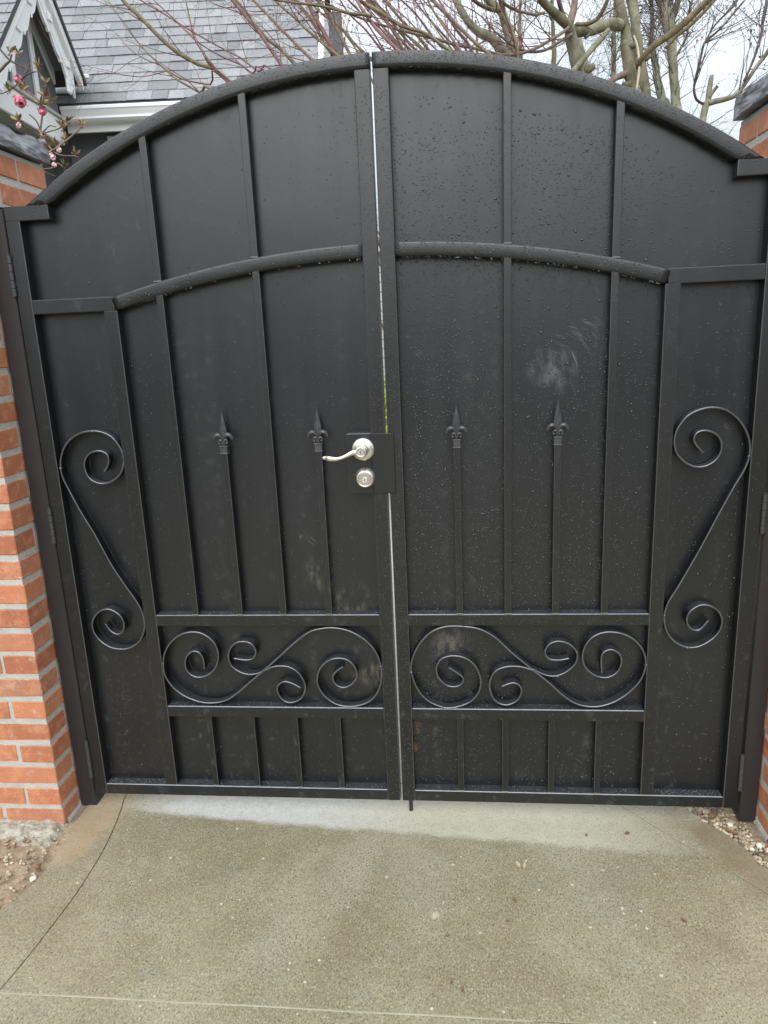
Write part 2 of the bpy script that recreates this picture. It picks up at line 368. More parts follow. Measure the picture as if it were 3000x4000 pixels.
M.set(Base_Color=c, Roughness=.55); M.bump(M.noise(60, M.scalev(M.pos, (6, 6, .3)), 4), .3, .002); SIDING = M.m
M = Mat('white_trim'); M.set(Base_Color=M.mix(M.noise(6, detail=5), (.89, .89, .89), (.83, .83, .83)), Roughness=.4); WHITE = M.m
M = Mat('soffit_grey'); M.set(Base_Color=M.mix(M.noise(7), (.40, .41, .36), (.50, .51, .46)), Roughness=.6); SOFFIT = M.m
M = Mat('dark_edge'); M.set(Base_Color=(.05, .05, .055), Roughness=.6); DARK = M.m
M = Mat('window_glass'); M.set(Base_Color=(.02, .025, .03), Roughness=.05); GLASS = M.m

def bark(name, c0, c1, c2, sc=10):
    M = Mat(name); n_ = M.noise(sc, M.scalev(M.pos, (1, 1, .35)), 6, .65)
    c = M.ramp(n_, [(.3, c0), (.5, c1), (.68, c2)])
    patch = M.step(M.noise(7, detail=5, rough=.7), .52, .66)
    c = M.mix(M.math('MULTIPLY', patch, .6), c, M.mix(.5, c0, (.06, .065, .02)))
    lich = M.step(M.noise(19, detail=5, rough=.7), .60, .70)
    c = M.mix(M.math('MULTIPLY', lich, .5), c, (.36, .37, .30))
    M.set(Base_Color=c, Roughness=.8); M.bump(M.math('ADD', M.noise(45, M.scalev(M.pos, (1, 1, .4)), 5), M.math('MULTIPLY', M.noise(16, detail=4), 1.2)), .9, .010); return M.m
BARK = bark('mossy_bark', (.07, .06, .035), (.145, .13, .075), (.25, .235, .155))
BARK2 = bark('pale_bark', (.10, .095, .06), (.185, .175, .115), (.29, .28, .21), 14)
STEM = bark('olive_stem', (.085, .065, .035), (.15, .115, .06), (.23, .19, .11), 16)
STEMR = bark('tan_stem', (.11, .07, .05), (.17, .115, .085), (.24, .18, .13), 18)
TWIG = bark('red_twig', (.10, .045, .045), (.17, .08, .075), (.25, .15, .125), 20)
TWIGD = bark('dark_twig', (.035, .028, .025), (.065, .05, .045), (.11, .09, .08), 20)
M = Mat('peeled_wood'); M.set(Base_Color=M.mix(M.noise(20, detail=5), (.30, .24, .14), (.58, .52, .38)), Roughness=.7); PEEL = M.m
M = Mat('bud'); M.set(Base_Color=M.mix(M.rand(), (.10, .075, .05), (.22, .19, .13)), Roughness=.7); BUD = M.m
M = Mat('pink_petal'); M.set(Base_Color=M.mix(M.noise(120, detail=2), (.62, .10, .17), (.80, .34, .40)), Roughness=.5); M.b.inputs['Subsurface Weight'].default_value = 0; PETAL = M.m
M = Mat('pale_petal'); M.set(Base_Color=(.78, .52, .52), Roughness=.5); PETAL2 = M.m
M = Mat('young_leaf'); M.set(Base_Color=M.mix(M.noise(40, detail=2), (.17, .16, .035), (.30, .20, .09)), Roughness=.45); YLEAF = M.m
M = Mat('brown_calyx'); M.set(Base_Color=M.mix(M.noise(60), (.10, .045, .035), (.22, .10, .08)), Roughness=.6); CALYX = M.m
M = Mat('lime_leaf'); M.set(Base_Color=M.mix(M.noise(14, detail=3), (.16, .22, .02), (.42, .46, .05)), Roughness=.5); LIME = M.m
M = Mat('moss'); M.set(Base_Color=M.mix(M.noise(60, detail=3), (.07, .09, .015), (.20, .23, .04)), Roughness=.9); MOSS = M.m
M = Mat('pale_siding'); M.set(Base_Color=M.mix(M.noise(3, detail=3), (.62, .63, .61), (.72, .73, .70)), Roughness=.6); PALE_S = M.m
M = Mat('garden_ground'); M.set(Base_Color=M.mix(M.noise(1.5, detail=5), (.10, .10, .05), (.19, .17, .10)), Roughness=.95); GROUND = M.m
M = Mat('asphalt'); M.set(Base_Color=M.mix(M.noise(30, detail=5), (.04, .04, .042), (.07, .07, .07)), Roughness=.6); ROAD = M.m

M = Mat('blocker_hedge_leaf'); M.set(Base_Color=M.mix(M.noise(2, detail=4), (.03, .04, .015), (.07, .08, .03)), Roughness=.7); BLOCKER_HEDGE = M.m
# ------------------------------------------------------------------ measured outlines and limbs (metres)
SCROLL_SIDE_L = [(-0.8534,1.1084),(-0.8449,1.1193),(-0.8369,1.1356),(-0.8362,1.1539),(-0.8471,1.1658),(-0.8667,1.1699),(-0.8896,1.1645),(-0.9073,1.1478),(-0.9144,1.1253),(-0.9091,1.0974),(-0.8927,1.0784),(-0.8652,1.0703),(-0.8356,1.0771),(-0.809,1.095),(-0.7933,1.1223),(-0.7886,1.1527),(-0.7961,1.1802),(-0.8142,1.2078),(-0.8401,1.2236),(-0.8736,1.2299),(-0.9088,1.2256),(-0.9394,1.2114),(-0.9653,1.1878),(-0.9832,1.1547),(-0.9899,1.121),(-0.9871,1.0899),(-0.9737,1.0521),(-0.9457,0.982),(-0.9112,0.9077),(-0.8726,0.8127),(-0.8363,0.7428),(-0.8096,0.6957),(-0.7947,0.6585),(-0.7917,0.6143),(-0.8015,0.5799),(-0.8217,0.5523),(-0.8508,0.5348),(-0.8818,0.5299),(-0.9178,0.5382),(-0.9481,0.5626),(-0.9638,0.5939),(-0.9631,0.6215),(-0.9495,0.6455),(-0.927,0.6624),(-0.8998,0.6657),(-0.8751,0.652),(-0.8613,0.6315),(-0.8598,0.6075),(-0.8707,0.5869),(-0.8881,0.5821),(-0.9066,0.5938),(-0.92,0.6179)]
SCROLL_SIDE_R = [(0.8725,1.1185),(0.853,1.1416),(0.8464,1.1577),(0.8539,1.174),(0.8732,1.1799),(0.896,1.1739),(0.9139,1.1587),(0.9209,1.1379),(0.918,1.1143),(0.9041,1.0938),(0.8822,1.0812),(0.8567,1.0794),(0.8304,1.0909),(0.8063,1.1142),(0.7963,1.1413),(0.7965,1.1709),(0.8075,1.1971),(0.8286,1.2227),(0.8585,1.2374),(0.8916,1.2421),(0.9255,1.2341),(0.9577,1.2099),(0.9793,1.1802),(0.9931,1.1447),(0.9949,1.1063),(0.9849,1.0679),(0.9627,1.0232),(0.928,0.9474),(0.8773,0.8321),(0.8298,0.7326),(0.8026,0.6801),(0.7938,0.6402),(0.7973,0.6066),(0.8109,0.5762),(0.8335,0.5524),(0.8646,0.5388),(0.8977,0.5423),(0.9297,0.5626),(0.9507,0.5896),(0.957,0.6197),(0.948,0.6476),(0.926,0.6662),(0.8959,0.6717),(0.8699,0.6566),(0.8584,0.6366),(0.8604,0.6132),(0.8734,0.5964),(0.8905,0.593),(0.9014,0.6011),(0.9185,0.6245)]
SCROLL_LA = [(-0.6127,0.463),(-0.6132,0.4988),(-0.6277,0.5209),(-0.6506,0.52),(-0.6699,0.4986),(-0.6735,0.4672),(-0.6592,0.4421),(-0.6303,0.4333),(-0.5949,0.447),(-0.5697,0.4784),(-0.5624,0.5166),(-0.5714,0.5519),(-0.598,0.5782),(-0.6304,0.5887),(-0.6732,0.5817),(-0.7099,0.5562),(-0.7354,0.5207),(-0.7463,0.4804),(-0.7451,0.4398),(-0.7242,0.399),(-0.689,0.3673),(-0.6397,0.3466),(-0.5928,0.3434),(-0.5489,0.3548),(-0.508,0.3826),(-0.4577,0.4262),(-0.4172,0.4595),(-0.3724,0.4995),(-0.3193,0.5477),(-0.2676,0.5866),(-0.2263,0.5995),(-0.1858,0.602),(-0.1383,0.5908),(-0.0918,0.5608),(-0.0616,0.5222),(-0.0476,0.4745),(-0.0481,0.4263),(-0.0639,0.3819),(-0.094,0.3503),(-0.144,0.3354),(-0.1931,0.3421),(-0.231,0.3714),(-0.2506,0.4142),(-0.2437,0.456),(-0.2214,0.4851),(-0.1879,0.5001),(-0.1516,0.495),(-0.1287,0.4697),(-0.1246,0.439),(-0.1423,0.4123),(-0.1692,0.4006),(-0.1931,0.412),(-0.2006,0.4368),(-0.188,0.4563),(-0.1651,0.4722)]
SCROLL_LB = [(-0.5113,0.4991),(-0.4767,0.4939),(-0.4512,0.4993),(-0.4401,0.5213),(-0.4473,0.5432),(-0.4669,0.5555),(-0.4962,0.5537),(-0.5187,0.5361),(-0.5298,0.5079),(-0.5244,0.4768),(-0.5013,0.4546),(-0.4687,0.4441),(-0.4347,0.4496),(-0.4111,0.4622)]
SCROLL_LC = [(-0.4112,0.4613),(-0.3829,0.4721),(-0.3415,0.4714),(-0.3099,0.4512),(-0.2918,0.4157),(-0.294,0.3844),(-0.3126,0.3571),(-0.3426,0.3469),(-0.367,0.3566),(-0.3808,0.3836),(-0.3782,0.4053),(-0.3579,0.4197),(-0.3334,0.4145),(-0.307,0.3995)]
SCROLL_RA = [(0.1611,0.4718),(0.2015,0.4414),(0.2038,0.4222),(0.1861,0.4076),(0.1554,0.4103),(0.1306,0.4362),(0.1244,0.4697),(0.1399,0.4984),(0.1749,0.5099),(0.2138,0.5015),(0.2437,0.475),(0.2588,0.4322),(0.2523,0.3888),(0.2247,0.3545),(0.1804,0.3364),(0.1406,0.336),(0.0924,0.3601),(0.0626,0.4018),(0.0466,0.4549),(0.0526,0.5029),(0.076,0.5503),(0.1118,0.5877),(0.1553,0.6054),(0.2068,0.6062),(0.2579,0.5969),(0.3046,0.5691),(0.3513,0.5225),(0.4111,0.4682),(0.4626,0.424),(0.5146,0.3738),(0.5577,0.3483),(0.6088,0.343),(0.6591,0.3589),(0.704,0.3926),(0.7356,0.4352),(0.7477,0.4819),(0.7402,0.5234),(0.714,0.56),(0.6763,0.5818),(0.6309,0.5873),(0.5941,0.5736),(0.5716,0.5461),(0.5625,0.5091),(0.5734,0.4718),(0.6017,0.4466),(0.6355,0.4402),(0.6642,0.4564),(0.6771,0.489),(0.6704,0.5168),(0.6492,0.5306),(0.6303,0.5268),(0.6183,0.5092),(0.6207,0.4561)]
SCROLL_RB = [(0.4154,0.4664),(0.4539,0.4477),(0.4879,0.445),(0.5214,0.4622),(0.5444,0.4904),(0.5454,0.523),(0.524,0.5479),(0.492,0.558),(0.4653,0.5488),(0.4521,0.5246),(0.4634,0.5013),(0.4913,0.4967),(0.5224,0.5024)]
SCROLL_RC = [(0.4154,0.4635),(0.3769,0.4747),(0.3341,0.4735),(0.3014,0.4563),(0.2865,0.4228),(0.2905,0.3843),(0.3078,0.3554),(0.3382,0.346),(0.3686,0.3608),(0.3823,0.3899),(0.3771,0.411),(0.3556,0.4204),(0.3236,0.4087)]
MAIN = [[(1.613,4.304,3.059,0.0454),(1.592,4.34,3.211,0.0434),(1.566,4.375,3.357,0.0473),(1.549,4.414,3.519,0.0434),(1.53,4.456,3.694,0.0375),(1.5,4.486,3.829,0.0355),(1.485,4.524,3.982,0.0335),(1.468,4.59,4.251,0.0296),(1.436,4.683,4.635,0.0217)],[(1.771,4.653,3.14,0.0374),(1.769,4.706,3.291,0.0375),(1.734,4.773,3.514,0.0418),(1.71,4.848,3.762,0.0377),(1.692,4.909,3.953,0.0378),(1.672,4.97,4.144,0.0358),(1.672,5.084,4.539,0.0295),(1.715,5.208,4.954,0.019)],[(1.53,4.455,3.69,0.0394),(1.435,4.33,3.646,0.0426),(1.328,4.203,3.599,0.0418),(1.195,4.068,3.532,0.0392),(1.085,3.943,3.494,0.0348),(1.027,3.831,3.487,0.0323)],[(1.027,3.831,3.487,0.0341),(0.972,3.779,3.509,0.032),(0.905,3.73,3.549,0.0299),(0.833,3.683,3.599,0.0279),(0.773,3.64,3.66,0.0259),(0.685,3.612,3.791,0.0205),(0.55,3.595,3.986,0.0118)],[(1.028,3.833,3.492,0.0269),(1.066,3.892,3.609,0.0253),(1.083,3.953,3.742,0.0236),(1.1,4.06,4.053,0.0182),(1.166,4.185,4.418,0.011)],[(1.015,3.833,3.5,0.0162),(0.966,3.78,3.583,0.016),(0.933,3.724,3.65,0.0149),(0.863,3.7,3.857,0.0104)],[(1.166,3.928,2.991,0.0523),(1.143,3.92,3.133,0.05),(1.114,3.895,3.21,0.0496),(1.075,3.882,3.34,0.0456),(1.044,3.867,3.458,0.0398),(1.027,3.831,3.487,0.0323)],[(1.243,4.186,3.158,0.0291),(1.233,4.261,3.32,0.0253),(1.212,4.325,3.447,0.0216),(1.185,4.394,3.594,0.0177)],[(1.028,3.64,3.139,0.0194),(1.072,3.765,3.206,0.0198),(1.182,3.915,3.341,0.0201),(1.296,4.064,3.474,0.0205),(1.365,4.199,3.568,0.0171)],[(1.613,4.268,3.327,0.0213),(1.61,4.2,3.352,0.021),(1.684,4.152,3.422,0.0245),(1.835,4.116,3.508,0.0261),(2.013,4.096,3.65,0.0257),(2.08,4.045,3.713,0.0245),(2.235,4.026,3.865,0.0196),(2.474,4.031,4.076,0.0123)],[(1.905,4.67,3.56,0.0143),(1.968,4.651,3.626,0.0142),(2.075,4.64,3.699,0.0141),(2.174,4.631,3.786,0.014),(2.261,4.62,3.871,0.0129),(2.446,4.64,4.037,0.0099)],[(1.541,4.361,3.313,0.0276),(1.471,4.274,3.274,0.0234),(1.394,4.185,3.225,0.0212),(1.319,4.089,3.151,0.019)],[(1.581,4.167,3.143,0.0096),(1.606,4.221,3.297,0.0096),(1.606,4.262,3.406,0.0096),(1.599,4.294,3.486,0.0087),(1.58,4.323,3.557,0.0068)],[(1.061,3.725,3.462,0.0141),(1.137,3.665,3.44,0.0139),(1.186,3.611,3.45,0.0137),(1.217,3.562,3.49,0.0127),(1.248,3.521,3.561,0.0109),(1.296,3.501,3.709,0.0066)],[(1.019,3.772,3.462,0.0124),(0.958,3.658,3.396,0.0114),(0.856,3.536,3.313,0.0103),(0.707,3.405,3.219,0.0101),(0.586,3.29,3.171,0.0099),(0.506,3.184,3.144,0.0097),(0.392,3.081,3.145,0.0088),(0.204,2.973,3.159,0.0094),(0.066,2.871,3.169,0.0084),(-0.119,2.766,3.191,0.0075),(-0.323,2.662,3.227,0.0059),(-0.468,2.565,3.265,0.0043),(-0.579,2.472,3.301,0.0028)],[(1.048,3.821,3.437,0.0108),(0.947,3.704,3.358,0.0106),(0.839,3.585,3.277,0.0096),(0.736,3.478,3.237,0.0085),(0.66,3.381,3.228,0.0084),(0.578,3.288,3.236,0.0066),(0.476,3.203,3.287,0.0049)],[(0.837,3.666,3.53,0.0096),(0.763,3.528,3.474,0.0094),(0.682,3.394,3.442,0.0092),(0.576,3.264,3.434,0.0097),(0.474,3.144,3.463,0.0071)]]
TWO = [[(2.115,4.976,3.043,0.0393),(2.108,5.03,3.212,0.0394),(2.102,5.09,3.407,0.0373),(2.096,5.15,3.604,0.0373),(2.085,5.202,3.769,0.0418),(2.073,5.244,3.893,0.0507),(2.063,5.282,4.005,0.0508),(2.053,5.321,4.117,0.0376),(2.037,5.37,4.273,0.031),(2.025,5.485,4.687,0.0177)],[(2.082,5.295,3.91,0.0333),(2.036,5.323,4.041,0.0244),(1.998,5.347,4.15,0.0222),(1.952,5.386,4.325,0.0177),(1.893,5.472,4.693,0.01)],[(2.091,5.301,3.931,0.0311),(2.139,5.31,4.048,0.0265),(2.166,5.316,4.164,0.0242),(2.238,5.348,4.363,0.0175),(2.345,5.415,4.685,0.0098)],[(2.071,5.22,3.207,0.0361),(2.048,5.285,3.357,0.0362),(2.023,5.354,3.521,0.0318),(2.013,5.418,3.664,0.0297),(2.005,5.481,3.798,0.0252),(1.999,5.546,3.943,0.0207),(2.017,5.626,4.133,0.0185),(2.012,5.726,4.416,0.0139)],[(1.705,5.699,3.614,0.0216),(1.706,5.724,3.716,0.0216),(1.719,5.805,4.032,0.0216),(1.733,5.859,4.24,0.018),(1.733,5.93,4.519,0.0132)],[(2.147,5.343,3.663,0.0135),(2.273,5.443,3.867,0.0102),(2.31,5.534,4.077,0.0114),(2.394,5.648,4.354,0.0092)]]
POLL = [[(1.663,2.814,2.472,0.0197),(1.679,2.848,2.6,0.0197),(1.696,2.871,2.683,0.0197),(1.713,2.88,2.712,0.0182)],[(1.708,2.877,2.705,0.0167),(1.715,2.895,2.752,0.0152),(1.725,2.914,2.803,0.0152),(1.734,2.932,2.85,0.0129),(1.739,2.94,2.86,0.0091)],[(1.713,2.881,2.716,0.0136),(1.719,2.87,2.74,0.0113),(1.735,2.86,2.764,0.0098),(1.749,2.85,2.784,0.009)],[(1.703,2.875,2.698,0.0182),(1.738,2.856,2.7,0.0166),(1.79,2.839,2.703,0.015),(1.838,2.824,2.713,0.0134),(1.861,2.808,2.731,0.0111),(1.924,2.815,2.824,0.0103),(2.002,2.827,2.93,0.0103),(2.06,2.834,3.025,0.0095),(2.154,2.865,3.196,0.0073),(2.278,2.922,3.461,0.0043)],[(1.688,2.872,2.694,0.0091),(1.657,2.854,2.702,0.0075),(1.629,2.838,2.719,0.0075),(1.614,2.831,2.766,0.0067),(1.616,2.827,2.819,0.0067),(1.625,2.823,2.869,0.0067),(1.638,2.824,2.936,0.0067),(1.648,2.821,2.987,0.0066),(1.66,2.811,3.009,0.0059),(1.725,2.813,3.06,0.0058),(1.796,2.821,3.131,0.0051),(1.865,2.83,3.206,0.0051),(1.93,2.839,3.28,0.0036)],[(1.861,2.756,2.774,0.0058),(1.928,2.834,2.886,0.0066),(1.975,2.904,2.97,0.0075),(2.018,2.976,3.07,0.0083),(2.049,3.047,3.165,0.0099),(2.09,3.127,3.294,0.01),(2.134,3.211,3.438,0.0077)],[(1.637,2.782,2.975,0.0044),(1.687,2.862,3.063,0.0044),(1.751,2.939,3.138,0.0052),(1.846,3.024,3.228,0.0068),(1.912,3.102,3.305,0.0077),(1.964,3.187,3.415,0.0062)]]
STEMS = [[(-0.6,1.424,2.442,0.0113),(-0.685,1.441,2.512,0.0107),(-0.777,1.457,2.58,0.0102),(-0.822,1.47,2.617,0.0102),(-0.863,1.482,2.647,0.0091),(-0.913,1.49,2.666,0.0091),(-0.973,1.501,2.701,0.0092),(-1.038,1.514,2.745,0.0086),(-1.113,1.531,2.813,0.0086),(-1.201,1.555,2.909,0.0087),(-1.267,1.574,2.977,0.0081),(-1.35,1.598,3.074,0.0064),(-1.445,1.621,3.172,0.0041)],[(-0.542,1.563,2.559,0.0046),(-0.681,1.618,2.661,0.0041),(-0.768,1.672,2.737,0.0042),(-0.875,1.723,2.806,0.0036),(-1.015,1.776,2.898,0.0037),(-1.123,1.828,2.976,0.0037),(-1.305,1.884,3.098,0.0031),(-1.408,1.936,3.17,0.0019)],[(-0.577,1.561,2.566,0.0046),(-0.698,1.58,2.641,0.0041),(-0.755,1.598,2.686,0.0035),(-0.847,1.613,2.733,0.0035),(-0.949,1.632,2.799,0.0029),(-1.002,1.652,2.85,0.003),(-1.085,1.678,2.937,0.003),(-1.174,1.702,3.019,0.0024),(-1.223,1.723,3.073,0.0018)],[(-0.799,1.44,2.593,0.0045),(-0.824,1.428,2.613,0.0039),(-0.851,1.417,2.641,0.0039),(-0.874,1.413,2.692,0.0033),(-0.9,1.408,2.741,0.0033),(-0.916,1.415,2.836,0.0033),(-0.924,1.413,2.889,0.0027),(-0.926,1.412,2.946,0.0016)],[(-0.737,1.299,2.419,0.0066),(-0.876,1.337,2.509,0.0055),(-0.979,1.372,2.573,0.0044),(-1.059,1.411,2.646,0.0034),(-1.14,1.452,2.724,0.0028),(-1.213,1.495,2.808,0.0023),(-1.329,1.554,2.975,0.0017),(-1.366,1.595,3.034,0.0012)],[(-0.703,1.324,2.503,0.0044),(-0.831,1.354,2.537,0.0039),(-0.959,1.384,2.576,0.0033),(-1.06,1.426,2.646,0.0028),(-1.149,1.463,2.694,0.0023),(-1.225,1.503,2.747,0.0017),(-1.289,1.548,2.816,0.0012)],[(-1.025,1.368,2.608,0.0022),(-1.088,1.377,2.603,0.0017),(-1.156,1.387,2.603,0.0017),(-1.225,1.4,2.616,0.0011)],[(-0.58,2.009,2.699,0.0098),(-0.671,2.074,2.832,0.0092),(-0.761,2.141,2.97,0.0093),(-0.854,2.204,3.094,0.0094),(-0.95,2.265,3.215,0.0095),(-1.036,2.326,3.329,0.0076)],[(-0.522,2.13,2.742,0.01),(-0.625,2.185,2.868,0.0095),(-0.693,2.233,2.95,0.0095),(-0.774,2.277,3.022,0.0082),(-0.844,2.327,3.112,0.0083),(-0.958,2.387,3.261,0.007),(-1.026,2.439,3.361,0.0056)],[(-0.411,2.038,2.743,0.0091),(-0.521,2.118,2.86,0.0086),(-0.607,2.195,2.956,0.0081),(-0.708,2.276,3.074,0.0082),(-0.844,2.364,3.23,0.0076),(-0.928,2.445,3.343,0.0056)],[(-0.268,1.946,2.728,0.0082),(-0.37,2.025,2.836,0.0077),(-0.506,2.106,2.969,0.0072),(-0.596,2.183,3.067,0.0067),(-0.72,2.264,3.196,0.0061),(-0.831,2.346,3.32,0.0048)],[(-0.369,2.27,2.821,0.013),(-0.422,2.314,2.937,0.0124),(-0.477,2.357,3.049,0.0125),(-0.525,2.396,3.143,0.0126),(-0.572,2.437,3.241,0.0112),(-0.62,2.478,3.343,0.0099)],[(-0.477,2.623,3.034,0.0096),(-0.545,2.663,3.138,0.0097),(-0.577,2.7,3.218,0.009),(-0.627,2.733,3.286,0.0098),(-0.69,2.768,3.37,0.009),(-0.772,2.809,3.487,0.0068)],[(-0.267,2.276,2.803,0.0089),(-0.349,2.346,2.951,0.0083),(-0.403,2.41,3.061,0.0091),(-0.464,2.474,3.18,0.0092),(-0.536,2.534,3.284,0.0086),(-0.597,2.596,3.388,0.0065)],[(-0.187,2.02,2.988,0.0076),(-0.227,2.042,3.01,0.0076),(-0.304,2.059,3.028,0.0077),(-0.446,2.077,3.075,0.0064),(-0.659,2.086,3.121,0.0052),(-0.805,2.105,3.177,0.0039)],[(0.047,1.979,2.727,0.0089),(-0.066,2.015,2.835,0.0083),(-0.167,2.053,2.946,0.0083),(-0.228,2.091,3.038,0.0084),(-0.267,2.125,3.107,0.0078),(-0.325,2.164,3.207,0.0059)],[(0.303,2.119,2.763,0.0078),(0.193,2.146,2.855,0.0078),(0.132,2.166,2.903,0.0079),(0.062,2.186,2.954,0.0086),(-0.033,2.202,2.996,0.0093),(-0.129,2.223,3.062,0.0093),(-0.271,2.245,3.153,0.0093),(-0.406,2.268,3.243,0.0074)],[(0.507,2.698,2.913,0.0104),(0.416,2.735,3.016,0.0089),(0.311,2.769,3.116,0.0105),(0.206,2.809,3.234,0.0105),(0.099,2.848,3.353,0.0106),(0.011,2.885,3.453,0.0083)],[(-0.169,2.812,2.909,0.0103),(-0.266,2.888,3.064,0.0094),(-0.371,2.954,3.181,0.0084),(-0.489,3.025,3.324,0.0074),(-0.62,3.089,3.446,0.0064),(-0.764,3.162,3.611,0.0054),(-0.916,3.233,3.767,0.0044)],[(0.184,2.429,2.785,0.0058),(0.072,2.438,2.889,0.0052),(-0.034,2.445,2.985,0.0047),(-0.131,2.457,3.094,0.0041),(-0.217,2.47,3.205,0.0035),(-0.293,2.484,3.314,0.0029),(-0.363,2.497,3.415,0.0023)],[(0.247,3.537,3.094,0.0109),(0.113,3.618,3.237,0.0099),(-0.025,3.706,3.413,0.0089),(-0.17,3.785,3.555,0.0079),(-0.321,3.873,3.734,0.0068),(-0.478,3.96,3.911,0.0058),(-0.641,4.043,4.077,0.0047)],[(0.164,3.606,3.123,0.012),(0.03,3.696,3.302,0.0109),(-0.108,3.784,3.472,0.0098),(-0.254,3.879,3.675,0.0087),(-0.407,3.976,3.885,0.0075),(-0.568,4.067,4.076,0.0063),(-0.734,4.159,4.276,0.0051)],[(0.247,3.669,3.134,0.0122),(0.111,3.695,3.284,0.0109),(-0.02,3.729,3.465,0.0097),(-0.146,3.751,3.595,0.0085),(-0.265,3.778,3.744,0.0073),(-0.378,3.809,3.903,0.0061),(-0.487,3.841,4.067,0.0049)],[(0.056,2.694,2.849,0.0079),(-0.026,2.703,2.97,0.0071),(-0.111,2.708,3.078,0.0063),(-0.205,2.712,3.181,0.0055),(-0.308,2.709,3.263,0.0047),(-0.417,2.712,3.373,0.0039),(-0.531,2.713,3.476,0.0031)],[(0.123,3.343,3.037,0.0117),(-0.001,3.335,3.184,0.0104),(-0.126,3.328,3.332,0.0092),(-0.256,3.32,3.483,0.008),(-0.391,3.309,3.622,0.0068),(-0.531,3.299,3.765,0.0057),(-0.672,3.288,3.904,0.0045)],[(0.392,2.468,2.778,0.0089),(0.307,2.523,2.905,0.008),(0.225,2.577,3.025,0.0072),(0.15,2.634,3.154,0.0063),(0.083,2.692,3.282,0.0055),(0.025,2.753,3.42,0.0046),(-0.03,2.818,3.57,0.0037)],[(0.432,3.038,2.94,0.0055),(0.334,3.101,3.117,0.005),(0.225,3.153,3.253,0.0044),(0.099,3.212,3.426,0.0039),(-0.047,3.266,3.584,0.0034),(-0.211,3.318,3.746,0.0028),(-0.386,3.379,3.948,0.0023)],[(0.406,3.335,3.028,0.0092),(0.305,3.377,3.171,0.0083),(0.203,3.416,3.308,0.0074),(0.1,3.452,3.433,0.0065),(-0.004,3.49,3.564,0.0056),(-0.109,3.534,3.72,0.0046),(-0.214,3.571,3.851,0.0037)],[(-0.287,3.139,2.997,0.007),(-0.348,3.193,3.134,0.0064),(-0.418,3.246,3.269,0.0057),(-0.501,3.296,3.397,0.005),(-0.6,3.345,3.527,0.0043),(-0.713,3.402,3.697,0.0036),(-0.837,3.443,3.807,0.0029)],[(-0.033,1.978,2.67,0.0056),(-0.081,2.026,2.773,0.0051),(-0.134,2.067,2.854,0.0045),(-0.195,2.116,2.964,0.004),(-0.267,2.164,3.08,0.0035),(-0.349,2.207,3.175,0.0029),(-0.436,2.252,3.284,0.0023)],[(0.096,3.113,2.983,0.006),(-0.023,3.118,3.106,0.0054),(-0.141,3.126,3.237,0.0048),(-0.257,3.134,3.371,0.0042),(-0.371,3.143,3.506,0.0036),(-0.484,3.15,3.635,0.003),(-0.596,3.157,3.762,0.0024)],[(0.363,3.711,3.136,0.0098),(0.231,3.732,3.319,0.0088),(0.098,3.736,3.439,0.0078),(-0.035,3.755,3.617,0.0068),(-0.171,3.764,3.755,0.0058),(-0.308,3.781,3.928,0.0048),(-0.446,3.793,4.078,0.0039)],[(0.05,2.628,2.849,0.0094),(-0.011,2.615,2.93,0.0084),(-0.072,2.607,3.037,0.0074),(-0.137,2.599,3.141,0.0065),(-0.204,2.589,3.236,0.0055),(-0.275,2.575,3.322,0.0046),(-0.346,2.567,3.428,0.0036)],[(0.235,2.74,2.863,0.0063),(0.128,2.683,2.957,0.0056),(0.021,2.623,3.039,0.0049),(-0.085,2.566,3.132,0.0042),(-0.191,2.507,3.219,0.0035),(-0.298,2.441,3.278,0.0029),(-0.402,2.386,3.379,0.0023)],[(0.388,3.192,2.989,0.0063),(0.289,3.235,3.118,0.0057),(0.196,3.279,3.244,0.0051),(0.11,3.32,3.359,0.0045),(0.035,3.371,3.505,0.0039),(-0.031,3.423,3.653,0.0032),(-0.092,3.471,3.786,0.0026)],[(0.424,2.772,2.861,0.0101),(0.359,2.798,2.981,0.0091),(0.292,2.826,3.115,0.0081),(0.219,2.844,3.211,0.0071),(0.141,2.873,3.353,0.006),(0.057,2.896,3.472,0.005),(-0.029,2.917,3.585,0.004)],[(-0.279,2.42,2.805,0.006),(-0.368,2.475,2.922,0.0054),(-0.459,2.531,3.043,0.0048),(-0.551,2.583,3.149,0.0043),(-0.644,2.642,3.285,0.0037),(-0.738,2.695,3.397,0.0031),(-0.834,2.75,3.518,0.0025)],[(0.046,3.544,3.103,0.0079),(-0.046,3.587,3.252,0.0072),(-0.142,3.626,3.383,0.0064),(-0.243,3.662,3.507,0.0056),(-0.35,3.7,3.642,0.0048),(-0.463,3.736,3.774,0.004),(-0.579,3.777,3.925,0.0032)],[(0.349,2.647,2.823,0.0057),(0.218,2.797,2.994,0.0053),(0.084,2.943,3.15,0.0049),(-0.047,3.098,3.337,0.0044),(-0.174,3.246,3.498,0.0038),(-0.297,3.401,3.684,0.0033),(-0.42,3.56,3.886,0.0027)],[(-0.047,2.757,2.897,0.0077),(-0.136,2.765,3.0,0.0069),(-0.224,2.774,3.112,0.0062),(-0.309,2.782,3.215,0.0054),(-0.393,2.786,3.301,0.0046),(-0.473,2.798,3.42,0.0038),(-0.553,2.803,3.511,0.0031)]]
